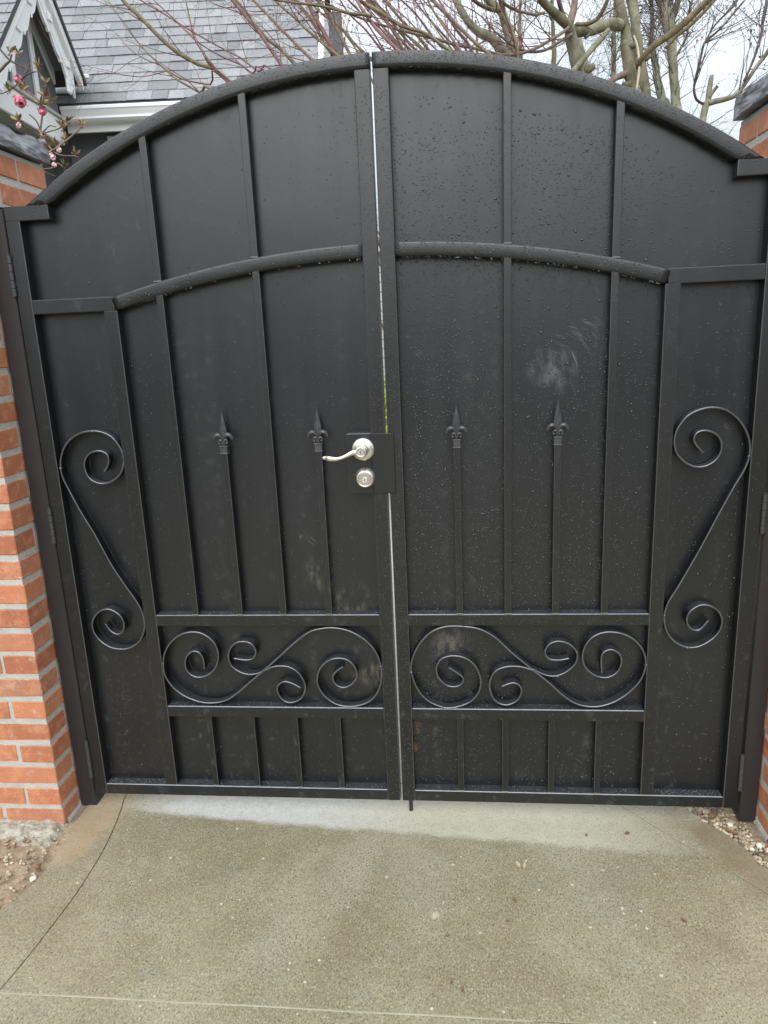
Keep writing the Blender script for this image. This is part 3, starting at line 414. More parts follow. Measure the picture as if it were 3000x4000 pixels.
PALE = [[(0.592,3.492,3.149,0.0345),(0.534,3.518,3.277,0.0328),(0.492,3.529,3.338,0.0311),(0.452,3.533,3.371,0.0293),(0.39,3.535,3.404,0.0276),(0.318,3.545,3.474,0.0242),(0.24,3.572,3.616,0.0224),(0.207,3.595,3.718,0.019),(0.11,3.665,4.04,0.0121)],[(0.653,3.727,3.233,0.0395),(0.627,3.743,3.374,0.0358),(0.586,3.752,3.496,0.0303),(0.547,3.756,3.598,0.0267),(0.466,3.747,3.665,0.0266),(0.401,3.747,3.763,0.0212),(0.282,3.777,4.0,0.0132)],[(0.625,3.17,3.092,0.0097),(0.617,3.19,3.176,0.0097),(0.601,3.209,3.257,0.0097),(0.559,3.232,3.365,0.0097),(0.518,3.255,3.474,0.0105),(0.489,3.276,3.569,0.0081)],[(0.71,3.962,3.318,0.0121),(0.707,4.001,3.475,0.0121),(0.706,4.061,3.711,0.0112),(0.727,4.105,3.878,0.0084)],[(0.537,3.698,3.579,0.0158),(0.446,3.618,3.571,0.0139),(0.359,3.546,3.597,0.012),(0.274,3.477,3.637,0.0085)]]
VIB = [[(-1.421,0.879,2.072,0.0045),(-1.392,0.9,2.17,0.0042),(-1.375,0.902,2.202,0.0039),(-1.34,0.902,2.217,0.0036),(-1.303,0.904,2.238,0.0034),(-1.276,0.904,2.253,0.0031),(-1.233,0.908,2.282,0.0028),(-1.219,0.905,2.293,0.0025)],[(-1.383,0.913,2.188,0.003),(-1.357,0.918,2.197,0.0025),(-1.342,0.923,2.209,0.002)],[(-1.43,0.987,2.299,0.0031),(-1.401,0.956,2.263,0.0028),(-1.365,0.925,2.23,0.0026),(-1.331,0.897,2.205,0.0023),(-1.289,0.871,2.187,0.0021),(-1.234,0.848,2.176,0.0019),(-1.213,0.821,2.164,0.0017)],[(-1.478,0.982,2.093,0.0052),(-1.466,1.01,2.196,0.0048),(-1.459,1.03,2.274,0.0045),(-1.461,1.043,2.326,0.0041),(-1.456,1.053,2.364,0.0037),(-1.452,1.061,2.395,0.0033),(-1.459,1.071,2.435,0.003)],[(-1.46,1.043,2.326,0.0031),(-1.464,1.033,2.355,0.0027),(-1.47,1.018,2.369,0.0023),(-1.476,1.002,2.377,0.0019)],[(-1.453,1.042,2.318,0.0026),(-1.427,1.03,2.328,0.0023),(-1.402,1.017,2.335,0.0019),(-1.37,1.0,2.324,0.0016)],[(-1.453,1.041,2.315,0.0031),(-1.403,1.011,2.313,0.0027),(-1.348,0.983,2.314,0.0023),(-1.306,0.954,2.321,0.0019)],[(-1.464,1.037,2.305,0.0031),(-1.483,1.027,2.323,0.0028),(-1.515,1.015,2.34,0.0025),(-1.518,1.004,2.352,0.0022),(-1.515,0.995,2.366,0.0018)],[(-1.459,1.071,2.435,0.0036),(-1.491,1.101,2.464,0.0034),(-1.548,1.131,2.506,0.0032),(-1.59,1.161,2.54,0.0029),(-1.627,1.181,2.533,0.0027),(-1.67,1.201,2.527,0.0024),(-1.719,1.221,2.526,0.0022)],[(-1.578,1.133,2.529,0.0058),(-1.568,1.154,2.553,0.0055),(-1.551,1.179,2.594,0.0052),(-1.563,1.193,2.604,0.0049),(-1.603,1.208,2.629,0.0046),(-1.646,1.223,2.654,0.0043),(-1.678,1.24,2.687,0.004),(-1.702,1.257,2.712,0.0037),(-1.726,1.275,2.742,0.0033)],[(-1.723,1.244,2.616,0.0066),(-1.692,1.238,2.632,0.0059),(-1.671,1.229,2.641,0.0052),(-1.646,1.222,2.651,0.0045),(-1.633,1.215,2.668,0.0039)],[(-1.556,1.144,2.559,0.0032),(-1.521,1.131,2.565,0.0028),(-1.482,1.119,2.566,0.0024),(-1.454,1.099,2.544,0.0019)],[(-1.459,1.071,2.435,0.0031),(-1.479,1.043,2.438,0.0026),(-1.496,1.017,2.444,0.002)],[(-1.45,1.081,2.473,0.0026),(-1.42,1.06,2.477,0.0021),(-1.388,1.036,2.473,0.0017)],[(-1.382,0.848,2.135,0.003),(-1.361,0.851,2.139,0.0027),(-1.331,0.855,2.142,0.0024),(-1.31,0.861,2.157,0.0021),(-1.29,0.859,2.141,0.0018)],[(-1.371,0.851,2.145,0.0025),(-1.366,0.849,2.132,0.0022),(-1.341,0.848,2.119,0.0018),(-1.319,0.848,2.11,0.0015)]]
VIB_FLOWERS = [(-1.512,1.012,2.432),(-1.504,1.011,2.424),(-1.523,1.013,2.44),(-1.423,1.011,2.388),(-1.577,1.139,2.552)]
VIB_SMALL = [(-1.459,0.883,2.306),(-1.34,0.867,2.193),(-1.33,0.865,2.182),(-1.345,0.864,2.186),(-1.323,0.858,2.153),(-1.307,0.874,2.209)]
VIB_LEAVES = [(-1.26,0.991,2.324),(-1.326,0.97,2.266),(-1.319,0.989,2.339),(-1.411,0.965,2.283),(-1.389,0.955,2.233),(-1.422,1.031,2.552),(-1.502,1.037,2.606),(-1.417,0.997,2.412),(-1.38,1.002,2.416),(-1.401,1.007,2.444),(-1.412,0.996,2.407),(-1.494,1.003,2.471),(-1.504,0.972,2.352),(-1.395,1.019,2.49),(-1.283,0.96,2.211),(-1.328,0.943,2.162),(-1.414,0.934,2.161),(-1.481,1.007,2.481),(-1.36,0.962,2.25),(-1.464,1.026,2.548),(-1.543,0.997,2.468),(-1.535,1.035,2.615),(-1.33,0.981,2.315)]
LEVER = [(-0.0706,1.1561,0.0067),(-0.0817,1.1557,0.0064),(-0.0929,1.1547,0.0058),(-0.1043,1.1503,0.0049),(-0.1175,1.1445,0.0042),(-0.1289,1.141,0.0042),(-0.1402,1.139,0.0045),(-0.1514,1.1393,0.0052),(-0.1626,1.1409,0.0055),(-0.1722,1.1418,0.0049),(-0.1787,1.1416,0.003)]

# ================================================================== GROUND
GZ = -0.047
g = MB(); g.slab([(-60, -40), (60, -40), (60, 80), (-60, 80)], -0.3, -0.13); obj('ground', g, GROUND, kind='structure')
g = MB(); g.slab([(-60, -12), (60, -12), (60, -6.5), (-60, -6.5)], -0.125, -0.10); obj('road', g, ROAD, kind='structure')
JL = [(-.955, .16), (-.969, .064), (-.952, -.01), (-.935, -.088), (-.921, -.18), (-.914, -.258), (-.911, -.39), (-.917, -.491), (-.926, -.599), (-.941, -.712)]
JR = [(.64, .16), (.7, .074), (.756, .01), (.805, -.052), (.905, -.168), (.987, -.26), (1.035, -.325), (1.16, -.50), (1.30, -.715)]
LE = [(-1.075, .16), (-1.075, -.105), (-1.058, -.17), (-1.057, -.295), (-1.066, -.379), (-1.10, -.466), (-1.17, -.56), (-1.30, -.65), (-1.5, -.712)]
RE = [(.86, .16), (.912, .067), (.941, .008), (.995, -.059), (1.030, -.127), (1.040, -.182), (1.062, -.210), (1.10, -.28), (1.2, -.42), (1.5, -.715)]
def sm(P, k=3): return [(float(a), float(b)) for a, b in cat_rom(P, k)]
JL, JR, LE, RE = sm(JL), sm(JR), sm(LE), sm(RE)
drive = thing('driveway', (0, 0, GZ), None, None, kind='structure')
b = MB(); b.slab([(-1.02, -6.5), (1.3, -6.5), (1.3, -.5), (.86, .16), (1.0, 9.2), (-1.05, 9.2), (-1.02, .16)], -.12, -.0525)
obj('joint_bed', b, JOINT, drive)
gap = .0014
def slabpart(poly):
    bb = MB(); bb.slab(poly, -.115, GZ); o = obj('slab', bb, CONC, drive)
    md = o.modifiers.new('edge', 'BEVEL'); md.width = .0016; md.segments = 2; md.limit_method = 'ANGLE'; md.angle_limit = radians(60)
    return o
back = .16
slabpart([(x+gap, y) for x, y in JL]+[(x-gap, y) for x, y in JR[::-1]])
slabpart([(x, y) for x, y in LE]+[(x-gap, y) for x, y in JL[::-1]])
slabpart([(x+gap, y) for x, y in JR]+[(x, y) for x, y in RE[::-1]])
slabpart([(-1.7, -.7152), (-.3, -.7152), (.6, -.7152), (1.7, -.7180), (1.7, -2.6), (-1.7, -2.6)])
slabpart([(-1.9, -2.61), (1.9, -2.61), (2.3, -6.5), (-2.3, -6.5)])
slabpart([(-.95, .165), (.63, .165), (.9, 3.2), (-1.0, 3.2)])
slabpart([(-1.0, 3.21), (.9, 3.21), (1.0, 6.3), (-1.1, 6.3)])
# trowelled lip along the near joint
rings = []
for i in range(60):
    x = -1.0+i*1.35/59; y = -.7132-.0012*sin(i*.35); r = .0012+.0016*noise.noise(Vector((x*9, 0, 3))); r *= min(1, (59-i)/12, .35+i/8)
    rings.append([(x, y-.0045, GZ-.002), (x, y-.002, GZ+r*.45), (x, y+.001, GZ+r*.45), (x, y+.0035, GZ-.002)])
b = MB().sweep(rings)
M = Mat('lip'); M.set(Base_Color=M.mix(M.noise(40, detail=5), (.25, .225, .15), (.36, .335, .25)), Roughness=.7); LIP = M.m
obj('joint_lip', b, LIP, drive)

# bare earth, crumbled footing and gravel at the feet of the pillars
def rough_patch(name, poly_bounds, mat, amp, z0, fn, n=70, kind='structure', seed=0):
    x0, x1, y0, y1 = poly_bounds; vs = []; fs = []
    for j in range(n+1):
        for i in range(n+1):
            x = x0+(x1-x0)*i/n; y = y0+(y1-y0)*j/n
            h = noise.fractal(Vector((x*14, y*14, seed)), 1.0, 2.0, 5)*amp+abs(noise.noise(Vector((x*45, y*45, seed+3))))*amp*.8
            vs.append((x, y, z0+h*min(1, fn(x, y)*8+.15)+fn(x, y)))
    fs = [(j*(n+1)+i, j*(n+1)+i+1, (j+1)*(n+1)+i+1, (j+1)*(n+1)+i) for j in range(n) for i in range(n)]
    b = MB(); b.add(vs, fs); return obj(name, b, mat, kind=kind, fix=False, smooth=True)
rough_patch('bare_earth', (-2.2, -1.0, -.75, .30), SOIL, .011, -.056, lambda x, y: .010*max(0, min(1, (-1.07-x)*4)), 90, seed=2)
rough_patch('crumbled_footing', (-1.60, -1.095, -.235, -.085), FOOT, .022, -.066, lambda x, y: .030*max(0, min(1, (y+.235)*11))*max(0, min(1, (-1.09-x)*30)), 90, seed=9)
rough_patch('gravel_bed', (.84, 2.2, -.70, .30), SOIL, .010, -.060, lambda x, y: .012*max(0, min(1, (x-1.05)*4)), 90, seed=5)

def pebble(mb, c, r, rnd):
    vs = []; fs = []
    ico = [(0,0,1),(.89,0,.45),(.28,.85,.45),(-.72,.53,.45),(-.72,-.53,.45),(.28,-.85,.45),(.72,.53,-.45),(-.28,.85,-.45),(-.89,0,-.45),(-.28,-.85,-.45),(.72,-.53,-.45),(0,0,-1)]
    F = [(0,1,2),(0,2,3),(0,3,4),(0,4,5),(0,5,1),(1,6,2),(2,7,3),(3,8,4),(4,9,5),(5,10,1),(6,7,2),(7,8,3),(8,9,4),(9,10,5),(10,6,1),(11,7,6),(11,8,7),(11,9,8),(11,10,9),(11,6,10)]
    sx_, sy_, sz_ = [r*rnd.uniform(.65, 1.25) for _ in range(3)]; sz_ *= .7; a = rnd.uniform(0, 6.3)
    for x, y, z in ico:
        k = rnd.uniform(.8, 1.15); x, y, z = x*sx_*k, y*sy_*k, z*sz_*k
        vs.append((c[0]+x*cos(a)-y*sin(a), c[1]+x*sin(a)+y*cos(a), c[2]+z))
    mb.add(vs, F)
gr = MB()
def redge(y):   # right edge of the concrete at depth y
    for (xa, ya), (xb, yb) in zip(RE, RE[1:]):
        if min(ya, yb) <= y <= max(ya, yb) and ya != yb: return xa+(xb-xa)*(y-ya)/(yb-ya)
    return 1.0
for _ in range(900):
    y = R_.uniform(-.42, .15); x0 = redge(y); x = x0+abs(R_.gauss(0, .05)); 
    if x > 1.115 and y > -.09: continue
    pebble(gr, (x, y, -.052+R_.uniform(0, .008)), R_.uniform(.003, .009), R_)
obj('loose_gravel', gr, GRAVEL, kind='stuff', fix=False)
gr = MB()
for _ in range(420):
    x = R_.uniform(-1.5, -1.07); y = R_.uniform(-.60, -.13); pebble(gr, (x, y, -.050+R_.uniform(0, .008)), R_.uniform(.002, .009), R_)
obj('loose_gravel', gr, GRAVEL, kind='stuff', fix=False)
def stone(c, r, label, mat=STONE):
    b = MB(); pebble(b, (0, 0, 0), r, R_); me = mesh('stone', b, mat)
    o = bpy.data.objects.new('stone', me); COL.objects.link(o); o.location = c; WL[o.name] = Vector(c); tagit(o, label, 'stone', 'pale stones lying by the drive'); return o
stone((1.068, -.112, -.043), .013, 'largest pale stone in the gravel against the brick pillar')
stone((1.066, -.196, -.043), .014, 'chunky pale stone at the near end of the gravel strip')
stone((1.043, -.126, -.044), .009, 'small pale stone on the edge of the concrete beside the gravel strip')
stone((1.018, -.020, -.044), .010, 'yellowish stone in the gravel under the gate hinge')
stone((-1.07, -.345, -.043), .011, 'flat white pebble on the edge of concrete beside bare earth')
stone((-1.08, -.300, -.042), .012, 'dark grey stone in the bare earth before the brick pillar', LEAFB)

# ------------------------------------------------------------------ litter on the concrete
def leaf_bit(name, c, ln, wd, rz, mat, label, curl=.35, cat='leaf'):
    b = MB(); n = 6
    vs = []
    for i in range(n+1):
        t = i/n; ww = wd*.5*sin(pi*min(.98, max(.04, t)))
        z = curl*ln*(t-.5)**2; vs += [(ln*(t-.5), -ww, z+ww*.5+.001), (ln*(t-.5), 0, z+.001), (ln*(t-.5), ww, z+ww*.4+.001)]
    nb = len(vs); vs += [(x, y, z-.0012) for x, y, z in vs]
    fs = []
    for i in range(n):
        for j in (0, 1):
            a = 3*i+j; fs.append((a, a+1, a+4, a+3)); fs.append((nb+a, nb+a+3, nb+a+4, nb+a+1))
        fs.append((3*i, 3*i+3, nb+3*i+3, nb+3*i)); fs.append((3*i+2, nb+3*i+2, nb+3*i+5, 3*i+5))
    fs += [(0, nb, nb+1, 1), (1, nb+1, nb+2, 2), (3*n, 3*n+1, nb+3*n+1, nb+3*n), (3*n+1, 3*n+2, nb+3*n+2, nb+3*n+1)]
    b.add(vs, fs); me = mesh(name, b, mat); o = bpy.data.objects.new(name, me); COL.objects.link(o)
    o.location = c; o.rotation_euler = (0, 0, rz); WL[o.name] = Vector(c); tagit(o, label, cat); return o
leaf_bit('bud_scale', (.355, -.222, GZ+.0005), .030, .013, 1.9, CHIP, 'largest split tan bud scale on the wet concrete below the drop rod', cat='bud scale')
leaf_bit('bud_scale', (.373, -.226, GZ+.0005), .032, .010, 1.4, CHIP, 'narrow tan bud scale lying against a larger one on the concrete', cat='bud scale')
leaf_bit('dead_leaf', (.698, -.069, GZ), .020, .011, .6, LEAFB, 'dark brown leaf scrap on dry concrete near the gravel corner')
leaf_bit('dead_leaf', (.573, -.082, GZ), .013, .007, 1.6, LEAFB, 'tiny brown leaf scrap on dry concrete under the right gate leaf')
leaf_bit('dead_leaf', (.327, -.104, GZ), .015, .009, .9, CHIP, 'small pale chip on the dry strip of concrete by the gate')
leaf_bit('dead_leaf', (.335, -.357, GZ), .022, .006, 1.9, LEAFB, 'thin black curled leaf stalk on wet concrete')
leaf_bit('dead_leaf', (.768, -.405, GZ), .020, .009, 2.2, LEAFB, 'brown oval leaf scrap alone on the right of the wet slab')
leaf_bit('dead_leaf', (.312, -.429, GZ), .012, .008, .4, LEAFB, 'small reddish leaf scrap in the middle of the wet slab')
leaf_bit('dead_leaf', (.152, -.486, GZ), .011, .008, .2, LEAFB, 'tiny orange brown scrap on the wet slab')
leaf_bit('dead_leaf', (.164, -.624, GZ), .014, .006, 1.2, LEAFB, 'dark scrap close to the near joint of the concrete')
leaf_bit('dead_leaf', (.19, -.643, GZ), .016, .007, 1.7, LEAFB, 'brown curled scrap nearest the joint in the concrete')
leaf_bit('dead_leaf', (1.005, -.052, GZ+.004), .075, .012, 2.45, LEAFB, 'long dark brown stalk lying along the gravel edge', curl=.1)
leaf_bit('dead_leaf', (.975, .012, GZ+.004), .040, .022, .8, LEAFB, 'curled dark leaf in the gravel under the gate')

# ================================================================== BRICK PILLARS
def brick_mesh(l, d, h, seed):
    b = MB(); b.box(-l/2, l/2, -d/2, d/2, -h/2, h/2, .0028)
    b.v = [(x+0.0019*noise.noise(Vector((x*40, y*40, z*40+seed))), y+0.0019*noise.noise(Vector((x*40+9, y*40, z*40+seed))), z+0.0019*noise.noise(Vector((x*40, y*40+7, z*40+seed)))) for x, y, z in b.v]
    return mesh('brick', b, BRICK)
BM = {}
def brick_of(l, d, h=.060):
    k = (round(l, 3), round(d, 3)); BM.setdefault(k, [])
    if len(BM[k]) < 3: BM[k].append(brick_mesh(l, d, h, len(BM[k])*5+l*10)); return BM[k][-1]
    return BM[k][R_.randrange(3)]
def pillar(sgn, depth, pitch_z, label, cap_top):
    W = .43; xf = 1.105; y0 = -.10; y1 = y0+depth; z0 = -.049; N = 27
    pl = thing('brick_pillar', (sgn*(xf+W/2), y0+depth/2, z0), label, 'brick pillar', 'brick pillars either side of the gate')
    top = z0+N*pitch_z
    b = MB(); ins = .0028
    xs = sorted((sgn*(xf+ins), sgn*(xf+W-ins))); b.box(xs[0], xs[1], y0+ins, y1-ins, z0-.06, top-.004)
    # sub-divide nothing: the rough joint surface comes from its material
    obj('mortar', b, MORTAR, pl)
    j = .011
    def put(xa, xb, ya, yb, z):
        l, d = xb-xa, yb-ya
        if l < .02 or d < .02: return
        o = inst('brick', brick_of(l, d), pl, (sgn*(xa+xb)/2+R_.uniform(-.0016, .0016), (ya+yb)/2+R_.uniform(-.0016, .0016), z+.030+R_.uniform(-.0014, .0014)),
                 (R_.uniform(-.006, .006), R_.uniform(-.006, .006), R_.uniform(-.008, .008)))
    for k in range(N):
        z = z0+k*pitch_z
        if k % 2 == 0:
            x = xf
            while x < xf+W-.03: put(x, min(x+.2, xf+W), y0, y0+.098, z); x += .2+j
            y = y0+.098+j
            while y < y1-.03: put(xf, xf+.1, y, min(y+.2, y1), z); y += .2+j
        else:
            put(xf, xf+.109, y0, y0+.2, z)
            x = xf+.109+j
            while x < xf+W-.03: put(x, min(x+.2, xf+W), y0, y0+.1, z); x += .2+j
            y = y0+.2+j
            while y < y1-.03: put(xf, xf+.1, y, min(y+.2, y1), z); y += .2+j
    # mortar haunch squeezed out at the foot
    hb = MB(); rings = []
    for i in range(40):
        y = y0+.02+(depth-.04)*i/39; q = .005+.008*abs(noise.noise(Vector((y*18, sgn, 1))))
        rings.append([(sgn*(xf+.004), y, z0+.02), (sgn*(xf-q), y, GZ-.012), (sgn*(xf-q*.9), y, GZ+q*.35-.002), (sgn*(xf-.002), y, GZ+q*1.6)])
    hb.sweep(rings); obj('mortar_haunch', hb, MORTAR, pl)
    # rock-faced cap stone
    cb = bmesh.new()
    x0, x1 = sgn*(xf-.018), sgn*(xf+W+.03); ya, yb = y0-.03, y1+.012
    bmesh.ops.create_cube(cb, size=1)
    for v in cb.verts: v.co = Vector(((x0+x1)/2+v.co.x*abs(x1-x0), (ya+yb)/2+v.co.y*(yb-ya), top+.004+(v.co.z+.5)*(cap_top-top-.004)))
    bmesh.ops.subdivide_edges(cb, edges=cb.edges[:], cuts=23, use_grid_fill=True)
    cx_, cy_, cz_ = (x0+x1)/2, (ya+yb)/2, (top+cap_top)/2
    for v in cb.verts:
        p = v.co; side = max(abs(p.x-cx_)/abs(x1-x0)*2, abs(p.y-cy_)/(yb-ya)*2)
        if side > .93:
            n_ = noise.fractal(Vector((p.x*16, p.y*16, p.z*22)), 1.0, 2.0, 4); r_ = abs(noise.noise(Vector((p.x*11, p.y*11, p.z*14+4))))
            hh = (p.z-top)/(cap_top-top); k = (.010*n_-.016*hh*hh-.013*r_)*(0.3 if hh < .06 else 1)
            d = Vector((p.x-cx_, p.y-cy_, 0)); d = Vector((math.copysign(1, d.x), 0, 0)) if abs(d.x)/abs(x1-x0) > abs(d.y)/(yb-ya) else Vector((0, math.copysign(1, d.y), 0))
            v.co = p+d*k
        if p.z > cap_top-.002: v.co.z += .007*noise.noise(Vector((p.x*9, p.y*9, 2)))
    me = bpy.data.meshes.new('cap_stone'); cb.to_mesh(me); cb.free(); me.materials.append(ROCK)
    me.transform(Matrix.Translation(-WL[pl.name]))
    o = bpy.data.objects.new('cap_stone', me); COL.objects.link(o); o.parent = pl
    return pl
pillar(-1, .472, .0775, 'red brick pillar with whitish mortar smears, crumbled white footing at its foot', 2.118)
pillar(1, .672, .0786, 'red brick pillar beside the gravel, behind the post of the right gate leaf', 2.152)

# ================================================================== THE GATE
def arc_pts(zc, r, x0, x1, n): return [(x0+(x1-x0)*i/n, zc+sqrt(r*r-(x0+(x1-x0)*i/n)**2)) for i in range(n+1)]
def arc_tube(zc, ro, ri, x0, x1, y0, y1, n, rt_, rb_, zmin=-9):
    """square tube rolled to an arc: crisp upper edge, swollen lower front edge."""
    rings = []
    for i in range(n+1):
        t = i/n; x = x0+(x1-x0)*t; zo = sqrt(ro*ro-x*x); nx, nz_ = x/ro, zo/ro
        h = ro-ri; prof = []
        def corner(cr, cy, rad, a0, a1, k=5):
            for q in range(k+1):
                a = a0+(a1-a0)*q/k; prof.append((cr+rad*cos(a), cy+rad*sin(a)))
        # (radial, y)
        corner(h-rt_, y0+rt_, rt_, -pi/2, 0); corner(h-.003, y1-.003, .003, 0, pi/2, 2)
        corner(.003, y1-.003, .003, pi/2, pi, 2); corner(rb_, y0+rb_, rb_, pi, 1.5*pi)
        rings.append([((ri+a)*nx, yy, max(zmin, zc+(ri+a)*nz_)) for a, yy in prof])
    mb = MB().sweep(rings); n_ = len(rings[0])
    for i in range(n):
        for k in (4, 5): mb.mi[i*n_+k] = 1
    return mb
def ribbon(mb, P, y0, y1, th):
    """flat bar bent along x,z points: th thick in the plane, y0..y1 deep."""
    P = cat_rom(P, 5); n = len(P); rings = []
    for i in range(n):
        a = P[max(i-1, 0)]; c = P[min(i+1, n-1)]; d = np.array(c)-np.array(a); d = d/(np.hypot(*d)+1e-9); nn = np.array((-d[1], d[0]))*th/2; p = P[i]
        e = .0013; A, B = p+nn, p-nn; A2, B2 = p+nn*.3, p-nn*.3
        rings.append([(A2[0], y0, A2[1]), (A[0], y0+e, A[1]), (A[0], y1, A[1]), (B[0], y1, B[1]), (B[0], y0+e, B[1]), (B2[0], y0, B2[1])])
    f0 = len(mb.f); mb.sweep(rings)
    for i in range(n-1):
        for k in (0, 4, 5): mb.mi[f0+i*6+k] = 1
    return mb

def gate_leaf(sgn, label, scrolls, drops):
    G = thing('gate_leaf', (sgn*1.041, .02, 0), label, 'gate leaf', 'gate leaves closing the drive')
    D0, D1 = 0.0, .038; c = .0021
    def X(a, b): return tuple(sorted((sgn*a, sgn*b)))
    def bx(name, xa, xb, ya, yb, za, zb, mat=PAINT, cc=c, par=G, **k):
        x0, x1 = X(xa, xb); b = MB().box(x0, x1, ya, yb, za, zb, cc, edge=True); return obj(name, b, [mat, EDGE], par, **k)
    # sheet: follows the arch
    arcp = arc_pts(.469, 1.672, .012, .972, 28)
    poly = [(sgn*1.008, .02), (sgn*1.008, 1.838), (sgn*.965, 1.838)]+[(sgn*x, z) for x, z in arcp[::-1]]+[(sgn*.012, .02)]
    obj('sheet_panel', MB().prism(poly, .0362, .0392), SHEET, G)
    # stiles and rails
    bx('hinge_stile', .999, 1.0405, D0, D1, .0, 1.8215)
    bx('meeting_stile', .0037, .0437, D0, D1, .0, 2.1275)
    bx('bottom_rail', .0440, .9987, D0+.0005, D1, .0005, .0400)
    bx('inner_stile', .7505, .7900, D0+.0008, D1, .0402, 1.5690)
    bx('middle_rail', .0440, .7503, D0+.0006, D1, .6090, .6465)
    bx('lower_rail', .0440, .7503, D0+.0006, D1, .2935, .3320)
    bx('side_rail', .7570, .9987, D0+.0006, D1, 1.5690, 1.6075)
    bx('shoulder_rail', .9110, 1.0405, D0-.0006, D1, 1.8200, 1.8590)
    obj('arched_rail', arc_tube(-1.0550, 2.7665, 2.7275, sgn*.0440, sgn*.7620, D0+.0003, D1, 40, .006, .010), [PAINT, EDGE], G, smooth=True)
    obj('arched_top_rail', arc_tube(.469, 1.697, 1.658, sgn*.0037, sgn*.9742, D0-.0010, D1, 64, .007, .010, 1.8588), [PAINT, EDGE], G, smooth=True)
    for n_ in ('arched_rail', 'arched_top_rail'): pass
    # pickets and spears stand in the middle of the tube depth
    pw = .0098; pa, pb = .0022, .0215
    def arc_z(zc, r, x): return zc+sqrt(r*r-x*x)
    for x in (.622, .342):
        bx('picket', x-pw, x+pw, pa, pb, .6440, arc_z(-1.055, 2.7275, x)+.014, cc=.0016)
        bx('picket', x-pw, x+pw, pa, pb, arc_z(-1.055, 2.7665, x)-.009, arc_z(.469, 1.658, x)+.015, cc=.0016)
    for x in (.617, .475, .333, .194): bx('picket', x-.0088, x+.0088, pa, pb, .0392, .3000, cc=.0014)
    for x in (.480, .199):
        sb = bx('spear', x-.0092, x+.0092, pa, pb, .6440, 1.152, cc=.0015)
        spear_head(sgn*x, sb)
    # welds where bars meet rails
    for x in (.622, .342, .480, .199): obj('weld', MB().box(sgn*x-.011, sgn*x+.011, .0004, .006, .6466, .6490, .0008), WELD, G)
    for x in (.617, .475, .333, .194): obj('weld', MB().box(sgn*x-.010, sgn*x+.010, .0004, .006, .0402, .0428, .0008), WELD, G)
    for x in (.622, .342): obj('weld', MB().box(sgn*x-.011, sgn*x+.011, .0004, .006, arc_z(-1.055, 2.7665, x)-.001, arc_z(-1.055, 2.7665, x)+.003, .0008), WELD, G)
    
    # scrolls of flat bar
    for P in scrolls: obj('scroll', ribbon(MB(), P, .0004, .0290, .0050), [SCROLLP, EDGE], G)
    for P in scrolls:
        for p in {max(P, key=lambda q: q[0]), min(P, key=lambda q: q[0]), max(P, key=lambda q: q[1]), min(P, key=lambda q: q[1])}:
            wbd = MB(); pebble(wbd, (p[0], .0035, p[1]), R_.uniform(.0042, .0060), R_); obj('weld', wbd, WELD, G, smooth=True)
    # hinges
    for z0_, z1_ in ((1.620, 1.732), (.888, 1.0), (.066, .200 if sgn < 0 else .187)):
        b = MB(); n = 5; h = (z1_-z0_)/n
        for k in range(n): b.lathe([(.0002, 0), (.0058, 0), (.0064, .0006), (.0064, h-.0018), (.0058, h-.0012), (.0002, h-.0012)], (sgn*1.0440, -.0035, z0_+k*h), 'z', 14)
        b.lathe([(.0001, 0), (.0045, 0), (.0045, .003), (.0001, .004)], (sgn*1.0440, -.0035, z1_), 'z', 10)
        obj('hinge', b, HINGE, G)
    return G
def spear_head(x, par):
    b = MB(); yc = .0118
    # collar
    b.box(x-.0118, x+.0118, yc-.0118, yc+.0118, 1.1495, 1.1535, .001)
    b.box(x-.0104, x+.0104, yc-.0104, yc+.0104, 1.1530, 1.1715, .0006)
    b.box(x-.0120, x+.0120, yc-.0120, yc+.0120, 1.1710, 1.1750, .001)
    # blade: a long four-sided spike with a raised mid rib
    hh = [(1.175, .004, .004), (1.190, .0085, .005), (1.205, .0112, .006), (1.222, .0104, .006), (1.245, .0062, .0045), (1.266, .0022, .002), (1.2715, .0016, .0016), (1.2735, .0002, .0002)]
    b.sweep([[(x-a, yc, z), (x-a*.12, yc-d, z), (x+a*.12, yc-d, z), (x+a, yc, z), (x, yc+d, z)] for z, a, d in hh])
    for s in (-1, 1):
        P = cat_rom([(x+s*.002, yc-.004, 1.1925), (x+s*.006, yc-.006, 1.2030), (x+s*.015, yc-.007, 1.2080), (x+s*.0235, yc-.006, 1.2035), (x+s*.0280, yc-.004, 1.1945), (x+s*.0272, yc-.004, 1.1920)], 4)
        n = len(P); b.tube(P, [.0048*(.75+.5*sin(pi*i/(n-1)))*(1 if i < n-3 else .6) for i in range(n)], 8)
        P = cat_rom([(x+s*.002, yc-.006, 1.1785), (x+s*.0035, yc-.008, 1.1890), (x+s*.0090, yc-.0085, 1.1925), (x+s*.0130, yc-.008, 1.1870), (x+s*.0115, yc-.008, 1.1815), (x+s*.0085, yc-.008, 1.1835)], 4)
        n = len(P); b.tube(P, [.0034*(1-.4*i/(n-1)) for i in range(n)], 8)
    b.lathe([(.0002, -.001), (.0022, .0002), (.0022, .002), (.0002, .003)], (x, yc, 1.272), 'z', 8)
    obj('spear_head', b, CAST, par)

LEFT = gate_leaf(-1, 'black steel gate leaf carrying the nickel lever handle and deadbolt', [SCROLL_SIDE_L, SCROLL_LA, SCROLL_LB, SCROLL_LC], 0)
RIGHT = gate_leaf(1, 'black steel gate leaf thickly beaded with rain, drop rod below its meeting stile', [SCROLL_SIDE_R, SCROLL_RA, SCROLL_RB, SCROLL_RC], 1)

